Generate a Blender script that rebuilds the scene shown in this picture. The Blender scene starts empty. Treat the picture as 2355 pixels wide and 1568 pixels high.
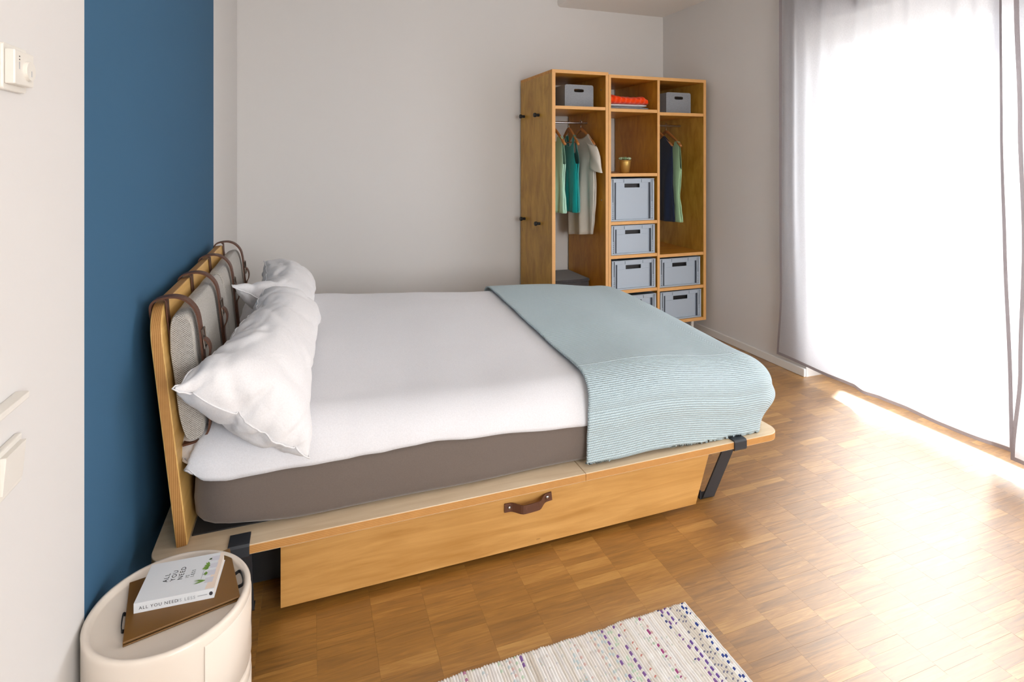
import bpy, bmesh, math, random
from mathutils import Vector, Matrix, noise
random.seed(7)
S = bpy.context.scene
COL = S.collection
PI = math.pi

# ------------------------------------------------------------------ camera, sky, sun, exposure
FPX, CXP, HOR, WPX, HPX = 1295.5, 1177.5, 365.0, 2355.0, 1568.0
TH = math.atan(468.5 / 1295.5)
cd = bpy.data.cameras.new('camera'); cam = bpy.data.objects.new('camera', cd); COL.objects.link(cam)
cam.location = (0, 0, 1.40); cam.rotation_euler = (PI/2, 0, -TH)
cd.sensor_width = 36; cd.sensor_fit = 'HORIZONTAL'; cd.lens = FPX / WPX * 36
cd.shift_x = 0; cd.shift_y = -(HPX/2 - HOR) / WPX; cd.clip_start = 0.05
S.camera = cam
W = bpy.data.worlds.new('sky'); S.world = W; W.use_nodes = True
wn = W.node_tree; wn.nodes.clear()
wo = wn.nodes.new('ShaderNodeOutputWorld'); wb = wn.nodes.new('ShaderNodeBackground')
tc = wn.nodes.new('ShaderNodeTexCoord'); sx = wn.nodes.new('ShaderNodeSeparateXYZ'); rp = wn.nodes.new('ShaderNodeValToRGB')
wn.links.new(tc.outputs['Generated'], sx.inputs[0]); 
mr = wn.nodes.new('ShaderNodeMapRange'); mr.inputs[1].default_value = -1; mr.inputs[2].default_value = 1
wn.links.new(sx.outputs[2], mr.inputs[0]); wn.links.new(mr.outputs[0], rp.inputs[0])
rp.color_ramp.elements[0].position = .47; rp.color_ramp.elements[0].color = (.55, .53, .50, 1)
rp.color_ramp.elements[1].position = .53; rp.color_ramp.elements[1].color = (.93, .965, 1, 1)
wn.links.new(rp.outputs[0], wb.inputs[0]); wb.inputs[1].default_value = 6.6
wn.links.new(wb.outputs[0], wo.inputs[0])
sd = bpy.data.lights.new('sun', 'SUN'); sun = bpy.data.objects.new('sun', sd); COL.objects.link(sun)
sd.energy = 12; sd.color = (1, .93, .82); sd.angle = math.radians(8)
sun.rotation_euler = Vector((-.079, -.043, -.084)).to_track_quat('-Z', 'Y').to_euler()
# soft fill light added behind the camera to lift the fronts facing it
ad = bpy.data.lights.new('rear_fill', 'AREA'); al = bpy.data.objects.new('rear_fill', ad); COL.objects.link(al)
ad.shape = 'RECTANGLE'; ad.size = 1.6; ad.size_y = 1.3; ad.energy = 50; ad.color = (1, .985, .96)
al.location = (1.4, -1.97, 1.55); al.rotation_euler = (PI/2, 0, 0)
al2 = None
S.view_settings.view_transform = 'Standard'; S.view_settings.look = 'None'
S.view_settings.gamma = 1; S.view_settings.use_curve_mapping = False
S.view_settings.exposure = 0.17

# ------------------------------------------------------------------ materials
def lin(c): return tuple(((v/255+.055)/1.055)**2.4 if v > 10 else v/255/12.92 for v in c)
class NT:
    def __init__(s, name):
        s.m = bpy.data.materials.new(name); s.m.use_nodes = True; s.t = s.m.node_tree; s.t.nodes.clear()
        s.out = s.n('ShaderNodeOutputMaterial')
    def n(s, typ, **kw):
        x = s.t.nodes.new(typ)
        for k, v in kw.items(): setattr(x, k, v)
        return x
    def l(s, a, b): s.t.links.new(a, b)
    def math(s, op, a, b=None, c=None):
        x = s.n('ShaderNodeMath', operation=op)
        for i, v in enumerate((a, b, c)):
            if v is None: continue
            if isinstance(v, (int, float)): x.inputs[i].default_value = v
            else: s.l(v, x.inputs[i])
        return x.outputs[0]
    def mix(s, f, a, b, mode='MIX'):
        x = s.n('ShaderNodeMix', data_type='RGBA', blend_type=mode)
        for sock, v in ((x.inputs[0], f), (x.inputs[6], a), (x.inputs[7], b)):
            if isinstance(v, (int, float)): sock.default_value = v
            elif isinstance(v, tuple): sock.default_value = (*v[:3], 1)
            else: s.l(v, sock)
        return x.outputs[2]
    def bsdf(s, col, rough=.6, metal=0, spec=.5, bump=None, bstr=.3, bdist=.002, sheen=0, coat=0):
        b = s.n('ShaderNodeBsdfPrincipled')
        if isinstance(col, tuple): b.inputs['Base Color'].default_value = (*col[:3], 1)
        else: s.l(col, b.inputs['Base Color'])
        if isinstance(rough, (int, float)): b.inputs['Roughness'].default_value = rough
        else: s.l(rough, b.inputs['Roughness'])
        b.inputs['Metallic'].default_value = metal
        b.inputs['Specular IOR Level'].default_value = spec
        b.inputs['Sheen Weight'].default_value = sheen
        b.inputs['Coat Weight'].default_value = coat
        if bump is not None:
            bp = s.n('ShaderNodeBump'); bp.inputs['Strength'].default_value = bstr; bp.inputs['Distance'].default_value = bdist
            s.l(bump, bp.inputs['Height']); s.l(bp.outputs[0], b.inputs['Normal'])
        s.l(b.outputs[0], s.out.inputs[0]); s.b = b
        return s.m
    def coord(s, kind='Object', scale=(1, 1, 1)):
        t = s.n('ShaderNodeTexCoord'); mp = s.n('ShaderNodeMapping'); mp.inputs['Scale'].default_value = scale
        s.l(t.outputs[kind], mp.inputs[0]); return mp.outputs[0]
    def noise(s, vec, scale=5, detail=3, rough=.5, dist=0):
        x = s.n('ShaderNodeTexNoise'); x.inputs['Scale'].default_value = scale; x.inputs['Detail'].default_value = detail
        x.inputs['Roughness'].default_value = rough; x.inputs['Distortion'].default_value = dist
        if vec is not None: s.l(vec, x.inputs['Vector'])
        return x.outputs[0]
    def ramp(s, f, stops):
        x = s.n('ShaderNodeValToRGB'); s.l(f, x.inputs[0]); e = x.color_ramp.elements
        while len(e) < len(stops): e.new(.5)
        for i, (p, c) in enumerate(stops): e[i].position = p; e[i].color = (*c, 1)
        return x.outputs[0]

def plain(name, rgb, rough=.6, metal=0, spec=.5, nz=0, nscale=60, **kw):
    t = NT(name); c = lin(rgb)
    if nz:
        n = t.noise(t.coord(), nscale, 3)
        c = t.mix(n, tuple(v*(1-nz) for v in c), tuple(min(1, v*(1+nz)) for v in c))
        return t.bsdf(c, rough, metal, spec, bump=n, bstr=.15, bdist=.001, **kw)
    return t.bsdf(c, rough, metal, spec, **kw)

def wood(name, a, b, grain='x', rough=.45, knots=True, amp=1, coat=0):
    t = NT(name)
    sc = {'x': (1.2, 14, 14), 'y': (14, 1.2, 14), 'z': (6.5, 6.5, 2.2)}[grain]
    v = t.coord('Object', sc)
    n1 = t.noise(v, 2.2, 6, .6, .6)
    v2 = t.coord('Object', (2.2, 2.2, 2.2)); n2 = t.noise(v2, 1.6, 2)
    f = t.math('ADD', t.math('MULTIPLY', n1, .75), t.math('MULTIPLY', n2, .35))
    c = t.ramp(f, [(.35, lin(a)), (.72, lin(b))])
    if knots:
        sk = {'x': (3.2, 13, 13), 'y': (13, 3.2, 13), 'z': (13, 13, 3.2)}[grain]
        vo = t.n('ShaderNodeTexVoronoi'); t.l(t.coord('Object', sk), vo.inputs['Vector']); vo.inputs['Scale'].default_value = 1.0
        sel = t.noise(v2, 3.1, 1)
        k = t.math('MULTIPLY', t.math('LESS_THAN', vo.outputs['Distance'], t.math('MULTIPLY', t.math('SUBTRACT', sel, .5), .7)), .45)
        c = t.mix(k, c, tuple(x*.45 for x in lin(a)))
    return t.bsdf(c, rough, 0, .4, bump=n1, bstr=.06, bdist=.001, coat=coat)

def ply(name, axis, a=(172, 114, 56), b=(214, 162, 98)):
    t = NT(name); tcn = t.n('ShaderNodeTexCoord'); s = t.n('ShaderNodeSeparateXYZ'); t.l(tcn.outputs['Object'], s.inputs[0])
    f = t.math('FRACT', t.math('MULTIPLY', s.outputs['xyz'.index(axis)], 210))
    st = t.math('SMOOTH_MIN', 1.0, t.math('MULTIPLY', t.math('ABSOLUTE', t.math('SUBTRACT', f, .5)), 3.0), .2)
    n = t.noise(t.coord('Object', (9, 9, 9)), 5, 4)
    c = t.mix(st, lin(a), lin(b)); c = t.mix(t.math('MULTIPLY', n, .35), c, tuple(x*.6 for x in lin(a)))
    return t.bsdf(c, .55, 0, .3)

M = {}
M['wall'] = plain('wall_white', (224, 222, 220), .9, spec=.2)
M['blue'] = plain('wall_blue', (60, 101, 133), .85, spec=.25)
M['ceiling'] = plain('ceiling_white', (240, 237, 233), .9, spec=.2)
M['trim'] = plain('trim_white', (232, 230, 226), .45)
M['wood_side'] = wood('birch_varnished', (162, 114, 30), (210, 162, 70), 'z', .4)
M['wood_in'] = wood('birch_varnished_orange', (178, 112, 24), (216, 156, 58), 'x', .4)
M['wood_in_z'] = wood('birch_varnished_upright', (164, 104, 18), (206, 146, 46), 'z', .4, knots=False)
M['wood_bed'] = wood('birch_bed', (176, 126, 60), (212, 163, 96), 'x', .42)
M['wood_pale'] = wood('birch_pale_top', (214, 188, 152), (236, 216, 186), 'x', .45, knots=False)
M['wood_head'] = wood('birch_headboard', (206, 160, 88), (232, 190, 118), 'y', .42, knots=False)
for ax in 'xyz': M['ply_'+ax] = ply('ply_edge_'+ax, ax)
M['edge'] = plain('wardrobe_edge', (222, 168, 104), .5, nz=.08, nscale=30)
M['steel'] = plain('black_steel', (44, 48, 54), .42, .0, .5)
M['chrome'] = plain('brushed_steel', (190, 190, 192), .28, 1.0)
M['wire'] = plain('hook_wire', (200, 200, 200), .25, 1.0)
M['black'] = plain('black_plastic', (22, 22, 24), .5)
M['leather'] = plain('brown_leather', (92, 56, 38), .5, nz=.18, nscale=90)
M['buckle'] = plain('antique_buckle', (120, 108, 98), .35, .9)
M['mat'] = plain('dark_felt_mat', (44, 42, 42), .95, nz=.15, nscale=300)
M['hanger'] = plain('hanger_wood', (176, 116, 62), .45, nz=.12, nscale=25)
M['cream'] = plain('cream_plastic', (230, 219, 206), .28, spec=.5)
M['plastic_white'] = plain('switch_white', (232, 228, 220), .35)
M['gold'] = plain('gold_pot', (228, 194, 112), .36, .75)
M['soil'] = plain('soil', (60, 46, 36), .95)
M['succ'] = plain('succulent', (172, 190, 158), .6, nz=.2)
M['succ2'] = plain('succulent_dark', (120, 148, 108), .6, nz=.2)
M['crate'] = plain('grey_crate', (172, 184, 197), .45, spec=.4)
M['crate_shade'] = plain('crate_groove_shade', (52, 60, 72), .6)
M['paper'] = plain('book_cover', (222, 226, 230), .35)
M['pages'] = plain('book_pages', (236, 226, 214), .8)
M['ink'] = plain('ink', (52, 52, 58), .6)
M['ink_grey'] = plain('ink_grey', (168, 172, 178), .6)
M['olive'] = plain('olive_leather', (112, 76, 24), .45, nz=.1, nscale=14)
M['pot_print'] = plain('print_pot', (205, 205, 214), .5)
M['tbl_print'] = plain('print_table', (232, 214, 198), .5)
M['green_print'] = plain('print_green', (108, 148, 56), .6)
M['green_print2'] = plain('print_dark_green', (60, 84, 50), .6)
M['frame'] = plain('window_frame_white', (236, 236, 234), .35)

def fabric(name, rgb, weave=0, rough=.9, sheen=.25, spk=None, wr=0.0, wrs=6):
    t = NT(name); c = lin(rgb); n = t.noise(t.coord(), 260, 2)
    col = t.mix(n, tuple(v*.9 for v in c), tuple(min(1, v*1.08) for v in c))
    if spk is not None:
        n2 = t.noise(t.coord(), 520, 2); f = t.math('GREATER_THAN', n2, .58)
        col = t.mix(f, col, lin(spk))
    h = n
    if wr:
        w = t.noise(t.coord(), wrs, 3, .5, .8)
        h = t.math('ADD', t.math('MULTIPLY', n, .02), t.math('MULTIPLY', w, wr))
        return t.bsdf(col, rough, 0, .2, bump=h, bstr=.5, bdist=.02, sheen=sheen)
    return t.bsdf(col, rough, 0, .2, bump=h, bstr=.3, bdist=.001, sheen=sheen)
M['linen'] = fabric('white_bed_linen', (226, 226, 230), wr=.25, wrs=5)
M['pillow'] = fabric('white_pillow_case', (229, 228, 230), wr=.55, wrs=10)
M['sheet'] = fabric('taupe_fitted_sheet', (112, 101, 94), wr=.25, wrs=5)
M['duvet_under'] = fabric('grey_duvet_edge', (92, 92, 96))
M['felt'] = fabric('grey_felt', (132, 136, 142), spk=(172, 176, 182))
M['felt_dark'] = fabric('dark_grey_felt', (74, 72, 74), spk=(92, 90, 92))
M['mint'] = fabric('mint_cotton', (176, 222, 200), wr=.2, wrs=14)
M['teal'] = fabric('teal_cotton', (0, 142, 140), wr=.15, wrs=14)
M['tee'] = fabric('stone_cotton', (204, 199, 188), wr=.2, wrs=12)
M['navy'] = fabric('navy_cotton', (24, 36, 60), wr=.1, wrs=12)
M['sage'] = fabric('sage_cotton', (168, 206, 162), wr=.2, wrs=14)
M['orange'] = fabric('orange_cotton', (248, 74, 12), wr=.2, wrs=20)
M['white_cloth'] = fabric('white_cotton', (222, 222, 226), wr=.1, wrs=20)
M['grey_cloth'] = fabric('grey_cotton', (140, 146, 154), wr=.1, wrs=20)

def woven():
    t = NT('grey_woven_upholstery')
    c = t.n('ShaderNodeTexCoord'); s = t.n('ShaderNodeSeparateXYZ'); t.l(c.outputs['Object'], s.inputs[0])
    a = t.math('SINE', t.math('MULTIPLY', t.math('ADD', s.outputs[1], s.outputs[0]), 2*PI/.0075))
    b = t.math('SINE', t.math('MULTIPLY', s.outputs[2], 2*PI/.006))
    h = t.math('MULTIPLY', a, b)
    f = t.math('MULTIPLY_ADD', h, .5, .5)
    n = t.noise(t.coord(), 220, 2)
    col = t.ramp(t.math('ADD', t.math('MULTIPLY', f, .6), t.math('MULTIPLY', n, .4)), [(.25, lin((120, 112, 104))), (.6, lin((196, 192, 184)))])
    return t.bsdf(col, .9, 0, .2, bump=f, bstr=.5, bdist=.0015, sheen=.2)
M['woven'] = woven()

def knit():
    t = NT('blue_knit'); uv = t.n('ShaderNodeUVMap'); uv.uv_map = 'UVMap'
    s = t.n('ShaderNodeSeparateXYZ'); t.l(uv.outputs[0], s.inputs[0])
    row = t.math('MULTIPLY', s.outputs[1], 1/.0084)
    ri = t.math('FLOOR', row); fr = t.math('SUBTRACT', t.math('FRACT', row), .5)
    st = t.math('ADD', t.math('MULTIPLY', s.outputs[0], 1/.0068), t.math('MULTIPLY', ri, .5))
    fs = t.math('SUBTRACT', t.math('FRACT', st), .5)
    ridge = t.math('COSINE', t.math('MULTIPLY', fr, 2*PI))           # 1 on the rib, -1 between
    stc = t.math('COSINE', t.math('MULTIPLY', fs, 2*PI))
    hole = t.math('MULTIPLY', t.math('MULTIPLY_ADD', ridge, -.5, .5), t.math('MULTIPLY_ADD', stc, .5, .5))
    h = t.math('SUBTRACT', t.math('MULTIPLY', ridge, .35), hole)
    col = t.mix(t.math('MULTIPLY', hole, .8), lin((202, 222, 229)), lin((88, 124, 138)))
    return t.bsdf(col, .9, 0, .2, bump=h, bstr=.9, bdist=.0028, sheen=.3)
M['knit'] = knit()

def floor_mat():
    t = NT('oak_parquet')
    at = t.n('ShaderNodeAttribute'); at.attribute_name = 'tint'
    s = t.n('ShaderNodeSeparateColor'); t.l(at.outputs['Color'], s.inputs[0])
    g = t.n('ShaderNodeNewGeometry'); off = t.n('ShaderNodeVectorMath', operation='MULTIPLY_ADD')
    t.l(at.outputs['Color'], off.inputs[0]); off.inputs[1].default_value = (7, 9, 5); t.l(g.outputs['Position'], off.inputs[2])
    mp = t.n('ShaderNodeMapping'); mp.inputs['Scale'].default_value = (2.2, 26, 1); t.l(off.outputs[0], mp.inputs[0])
    n1 = t.noise(mp.outputs[0], 2.6, 6, .62, 1.1)
    mp2 = t.n('ShaderNodeMapping'); mp2.inputs['Scale'].default_value = (6, 190, 1); t.l(off.outputs[0], mp2.inputs[0])
    n2 = t.noise(mp2.outputs[0], 2, 2)
    mp3 = t.n('ShaderNodeMapping'); mp3.inputs['Scale'].default_value = (7, 20, 1); t.l(off.outputs[0], mp3.inputs[0])
    n3 = t.noise(mp3.outputs[0], 1.5, 2)
    f = t.math('ADD', t.math('ADD', t.math('MULTIPLY', n1, .62), t.math('MULTIPLY', n2, .13)), t.math('MULTIPLY', s.outputs[0], .19))
    col = t.ramp(f, [(.26, lin((118, 78, 20))), (.46, lin((160, 111, 40))), (.68, lin((196, 150, 78)))])
    knot = t.math('MULTIPLY', t.math('GREATER_THAN', n3, .74), .45)
    col = t.mix(knot, col, lin((96, 60, 26)))
    t.bsdf(col, .5, 0, .5, bump=n1, bstr=.05, bdist=.001, coat=1); t.b.inputs['Coat Roughness'].default_value = .40; t.b.inputs['Coat IOR'].default_value = 2.1; return t.m
M['floor'] = floor_mat()

def sheer(name, rgb, tr, dens):
    t = NT(name)
    tp = t.n('ShaderNodeBsdfTransparent'); tp.inputs[0].default_value = (1, 1, 1, 1)
    tl = t.n('ShaderNodeBsdfTranslucent'); tl.inputs[0].default_value = (*lin(rgb), 1)
    df = t.n('ShaderNodeBsdfDiffuse'); df.inputs[0].default_value = (*lin(rgb), 1)
    m1 = t.n('ShaderNodeMixShader'); m1.inputs[0].default_value = dens
    t.l(tl.outputs[0], m1.inputs[1]); t.l(df.outputs[0], m1.inputs[2])
    m2 = t.n('ShaderNodeMixShader')
    n = t.noise(t.coord('Object', (1, 1, .3)), 420, 1)
    g = t.n('ShaderNodeLayerWeight'); g.inputs[0].default_value = .5
    open_ = t.math('SUBTRACT', 1.0, t.math('MULTIPLY', g.outputs['Facing'], .9))
    t.l(t.math('MULTIPLY', t.math('MULTIPLY_ADD', n, -.25, tr+.16), open_), m2.inputs[0])
    t.l(m1.outputs[0], m2.inputs[1]); t.l(tp.outputs[0], m2.inputs[2]); t.l(m2.outputs[0], t.out.inputs[0])
    return t.m
M['sheer'] = sheer('sheer_curtain', (216, 216, 221), .085, .42)
M['sheer_hem'] = sheer('sheer_curtain_hem', (158, 150, 154), .0, .86)
def glass():
    t = NT('window_glass'); tp = t.n('ShaderNodeBsdfTransparent'); gl = t.n('ShaderNodeBsdfGlossy'); gl.inputs['Roughness'].default_value = .02
    m = t.n('ShaderNodeMixShader'); m.inputs[0].default_value = .05
    t.l(tp.outputs[0], m.inputs[1]); t.l(gl.outputs[0], m.inputs[2]); t.l(m.outputs[0], t.out.inputs[0]); return t.m
M['glass'] = glass()
def rugmat():
    t = NT('rag_rug'); at = t.n('ShaderNodeAttribute'); at.attribute_name = 'tint'
    n = t.noise(t.coord(), 420, 2)
    col = t.mix(t.math('MULTIPLY', n, .14), at.outputs['Color'], lin((170, 162, 152)))
    return t.bsdf(col, .95, 0, .1, bump=n, bstr=.3, bdist=.0015)
M['rug'] = rugmat()

# ------------------------------------------------------------------ helpers
def link(name, me, mats, parent=None, smooth=False):
    if not isinstance(mats, (list, tuple)): mats = [mats]
    for m in mats: me.materials.append(m)
    if smooth:
        for p in me.polygons: p.use_smooth = True
    o = bpy.data.objects.new(name, me); COL.objects.link(o)
    if parent is not None: o.parent = parent
    return o
def obj(name, bm, mats, parent=None, smooth=False, origin=None):
    """bm is in world coordinates (or local to a root at the origin); the mesh is stored relative to the parent or origin"""
    off = Vector((0, 0, 0))
    if parent is not None: off = world(parent)
    elif origin is not None: off = Vector(origin)
    if off.length: bmesh.ops.translate(bm, verts=bm.verts, vec=-off)
    bm.normal_update()
    me = bpy.data.meshes.new(name); bm.to_mesh(me); bm.free()
    o = link(name, me, mats, parent, smooth)
    if parent is None and origin is not None: o.location = origin
    return o
def world(o):
    v = Vector((0, 0, 0))
    while o is not None: v += Vector(o.location); o = o.parent
    return v
def tag(o, label, cat=None, group=None, kind=None):
    if label: o['label'] = label
    if cat: o['category'] = cat
    if group: o['group'] = group
    if kind: o['kind'] = kind
    return o
def thing(name, loc, label, cat, group=None):
    o = bpy.data.objects.new(name, None); COL.objects.link(o); o.location = loc; o.empty_display_size = .05
    return tag(o, label, cat, group)
def struct(name, bm, m, parent=None, **k):
    o = obj(name, bm, m, parent, **k)
    if parent is None: o['kind'] = 'structure'
    return o
def copy_tree(o, parent=None):
    c = o.copy(); COL.objects.link(c)
    if parent is not None: c.parent = parent
    for ch in list(o.children): copy_tree(ch, c)
    return c
def bx(bm, x0, x1, y0, y1, z0, z1, mi=0, bev=0, axis=None, ei=1, seg=1):
    r = bmesh.ops.create_cube(bm, size=1)
    vs = r['verts']
    for v in vs: v.co = Vector((x0+(v.co.x+.5)*(x1-x0), y0+(v.co.y+.5)*(y1-y0), z0+(v.co.z+.5)*(z1-z0)))
    fs = list({f for v in vs for f in v.link_faces})
    bmesh.ops.recalc_face_normals(bm, faces=fs)
    for f in fs:
        f.material_index = mi
        if axis is not None:
            a = 'xyz'.index(axis); f.material_index = mi if abs(f.normal[a]) > .5 else ei
    if bev:
        es = list({e for f in fs for e in f.edges})
        bmesh.ops.bevel(bm, geom=es, offset=bev, segments=seg, affect='EDGES', profile=.5)
    return bm
def box(x0, x1, y0, y1, z0, z1, **k): return bx(bmesh.new(), x0, x1, y0, y1, z0, z1, **k)
def rrect(w, h, r, n=6, corners=(1, 1, 1, 1)):
    """rounded rectangle 0..w, 0..h, ccw from bottom left"""
    pts = []
    for i, (cx, cy, a0) in enumerate(((r, r, PI), (w-r, r, 1.5*PI), (w-r, h-r, 0), (r, h-r, .5*PI))):
        if corners[i]:
            for k in range(n+1):
                a = a0+k*PI/2/n; pts.append((cx+r*math.cos(a), cy+r*math.sin(a)))
        else: pts.append(((0, w, w, 0)[i], (0, 0, h, h)[i]))
    return pts
def prism(bm, pts, fn, t0, t1, mi=0, ei=0, bev=0):
    """extrude a 2D polygon: fn(a, b, t) -> xyz"""
    n = len(pts)
    A = [bm.verts.new(fn(a, b, t0)) for a, b in pts]; B = [bm.verts.new(fn(a, b, t1)) for a, b in pts]
    f1 = bm.faces.new(A); f2 = bm.faces.new(B[::-1]); f1.material_index = f2.material_index = mi
    sf = []
    for i in range(n):
        f = bm.faces.new((A[i], B[i], B[(i+1) % n], A[(i+1) % n])); f.material_index = ei; sf.append(f)
    bmesh.ops.recalc_face_normals(bm, faces=[f1, f2]+sf)
    if bev: bmesh.ops.bevel(bm, geom=list(f1.edges)+list(f2.edges), offset=bev, segments=2, affect='EDGES', profile=.5)
    return bm
def tube(bm, pts, r, n=8, closed=False, mi=0, flat=None):
    """round tube along pts; flat=(w,t,axis) makes a strap with its width along the given axis"""
    P = [Vector(p) for p in pts]; m = len(P); rings = []
    for i, p in enumerate(P):
        a = P[(i-1) % m] if (closed or i) else p; b = P[(i+1) % m] if (closed or i < m-1) else p
        t = (b-a).normalized()
        if flat:
            u = Vector(flat[2]); v = t.cross(u).normalized(); u = v.cross(t).normalized()
            w, h = flat[0]/2, flat[1]/2
            ring = [p+u*w+v*h, p-u*w+v*h, p-u*w-v*h, p+u*w-v*h]
        else:
            ref = Vector((0, 0, 1)) if abs(t.z) < .9 else Vector((1, 0, 0))
            u = t.cross(ref).normalized(); v = t.cross(u).normalized()
            rr = r[i] if isinstance(r, (list, tuple)) else r
            ring = [p+u*rr*math.cos(2*PI*k/n)+v*rr*math.sin(2*PI*k/n) for k in range(n)]
        rings.append([bm.verts.new(q) for q in ring])
    k = len(rings[0]); fs = []
    for i in range(m if closed else m-1):
        A, B = rings[i], rings[(i+1) % m]
        for j in range(k): fs.append(bm.faces.new((A[j], A[(j+1) % k], B[(j+1) % k], B[j])))
    if not closed: fs += [bm.faces.new(rings[0][::-1]), bm.faces.new(rings[-1])]
    for f in fs: f.material_index = mi
    bmesh.ops.recalc_face_normals(bm, faces=fs)
    return bm
def cyl(bm, c0, c1, r0, r1=None, n=24, mi=0): return tube(bm, [c0, c1], [r0, r0 if r1 is None else r1], n, mi=mi)
def lathe(bm, c, prof, n=48, mi=0, closed=False):
    rings = []
    for r, z in prof: rings.append([bm.verts.new((c[0]+r*math.cos(2*PI*k/n), c[1]+r*math.sin(2*PI*k/n), c[2]+z)) for k in range(n)] if r > 1e-6 else [bm.verts.new((c[0], c[1], c[2]+z))])
    fs = []; m = len(rings)
    for i in range(m if closed else m-1):
        A, B = rings[i], rings[(i+1) % m]
        for j in range(n):
            if len(A) == 1 and len(B) == 1: continue
            if len(A) == 1: q = (A[0], B[(j+1) % n], B[j])
            elif len(B) == 1: q = (A[j], A[(j+1) % n], B[0])
            else: q = (A[j], A[(j+1) % n], B[(j+1) % n], B[j])
            f = bm.faces.new(q); f.material_index = mi; fs.append(f)
    bmesh.ops.recalc_face_normals(bm, faces=fs)
    return bm
def lerp(a, b, t): return a+(b-a)*t
def sst(a, b, x):
    t = min(1, max(0, (x-a)/(b-a))); return t*t*(3-2*t)
def spl(pts, t):
    """catmull-rom through pts, t in 0..1"""
    P = [Vector(p) for p in pts]; n = len(P)-1; s = min(n-1e-6, max(0, t*n)); i = int(s); f = s-i
    p0 = P[i-1] if i else P[0]*2-P[1]; p1 = P[i]; p2 = P[i+1]; p3 = P[i+2] if i+2 <= n else P[n]*2-P[n-1]
    return .5*((2*p1)+(p2-p0)*f+(2*p0-5*p1+4*p2-p3)*f*f+(3*p1-p0-3*p2+p3)*f**3)
def grid(nu, nv, fn, uvfn=None, name='m'):
    bm = bmesh.new(); V = [[bm.verts.new(fn(i/nu, j/nv)) for i in range(nu+1)] for j in range(nv+1)]
    uv = bm.loops.layers.uv.new('UVMap') if uvfn else None
    for j in range(nv):
        for i in range(nu):
            f = bm.faces.new((V[j][i], V[j][i+1], V[j+1][i+1], V[j+1][i])); f.smooth = True
            if uv:
                for l, (a, b) in zip(f.loops, ((i, j), (i+1, j), (i+1, j+1), (i, j+1))): l[uv].uv = uvfn(a/nu, b/nv)
    return bm
def nz(x, y, z): return noise.noise(Vector((x, y, z)))
def text_mesh(body, size, spacing=1.0, line=1.0, ext=.0002, align='LEFT'):
    cu = bpy.data.curves.new('t', 'FONT'); cu.body = body; cu.size = size; cu.space_character = spacing; cu.space_line = line
    cu.extrude = ext; cu.align_x = align; cu.resolution_u = 2
    o = bpy.data.objects.new('t', cu); COL.objects.link(o)
    bpy.context.view_layer.update()
    me = bpy.data.meshes.new_from_object(o)
    bpy.data.objects.remove(o); bpy.data.curves.remove(cu); return me

# pillows
def pillow_bm(near, far, bot, top, tf, tb, nrm, seed, N=44):
    """coons patch between the four seams, inflated to both sides; v runs bottom to top, u near to far"""
    n0 = Vector(nrm).normalized()
    def patch(u, v):
        a = spl(bot, u)*(1-v)+spl(top, u)*v; b = spl(near, v)*(1-u)+spl(far, v)*u
        c = (spl(bot, 0)*(1-u)+spl(bot, 1)*u)*(1-v)+(spl(top, 0)*(1-u)+spl(top, 1)*u)*v
        return a+b-c
    bm = bmesh.new(); sl = bm.verts.layers.int.new('seam')
    def side(sg, T):
        G = []
        for j in range(N+1):
            row = []
            for i in range(N+1):
                u, v = i/N, j/N; U, V = 2*u-1, 2*v-1
                w = max(0, (1-U*U))*max(0, (1-V*V)); th = T*(w**.42)
                e = min(1-abs(U), 1-abs(V))
                cr = (1-sst(0, .45, e))*min(1, e*12)
                wr = .012*cr*nz(u*9+seed, v*9, sg*3) + .006*min(1, e*6)*abs(nz(u*5+seed, v*5, sg+7)) + .010*cr*abs(nz((u+v)*6, (u-v)*16+seed, sg))
                cc = 1-.02*(U*V)**4; p = patch((1+U*cc)/2, (1+V*cc)/2)+n0*sg*(th+wr)
                nv_ = bm.verts.new(p); nv_[sl] = 1 if i in (0, N) or j in (0, N) else 0; row.append(nv_)
            G.append(row)
        for j in range(N):
            for i in range(N):
                q = (G[j][i], G[j][i+1], G[j+1][i+1], G[j+1][i]); bm.faces.new(q if sg < 0 else q[::-1])
        return G
    side(1, tf); side(-1, tb)
    bmesh.ops.remove_doubles(bm, verts=bm.verts, dist=1e-5)
    bmesh.ops.recalc_face_normals(bm, faces=bm.faces)
    return bm
nearP = dict(near=[(-.012, 1.800, .500), (-.13, 1.765, .565), (-.255, 1.745, .68), (-.360, 1.735, .800)],
             top=[(-.360, 1.735, .800), (-.265, 1.93, .862), (-.225, 2.16, .872), (-.190, 2.42, .872)],
             bot=[(-.012, 1.800, .500), (.040, 2.0, .64), (.035, 2.25, .675), (.01, 2.52, .67)],
             far=[(.01, 2.52, .67), (-.05, 2.50, .74), (-.115, 2.46, .82), (-.190, 2.42, .872)])
farP = dict(near=[(.0, 2.56, .67), (-.085, 2.55, .74), (-.18, 2.55, .80), (-.285, 2.54, .862)],
            top=[(-.285, 2.54, .862), (-.22, 2.68, .850), (-.20, 2.85, .88), (-.215, 3.05, .885)],
            bot=[(.0, 2.56, .67), (.02, 2.75, .685), (.02, 2.95, .685), (.0, 3.16, .68)],
            far=[(.0, 3.16, .68), (-.06, 3.14, .75), (-.13, 3.10, .82), (-.215, 3.05, .885)])
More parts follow.
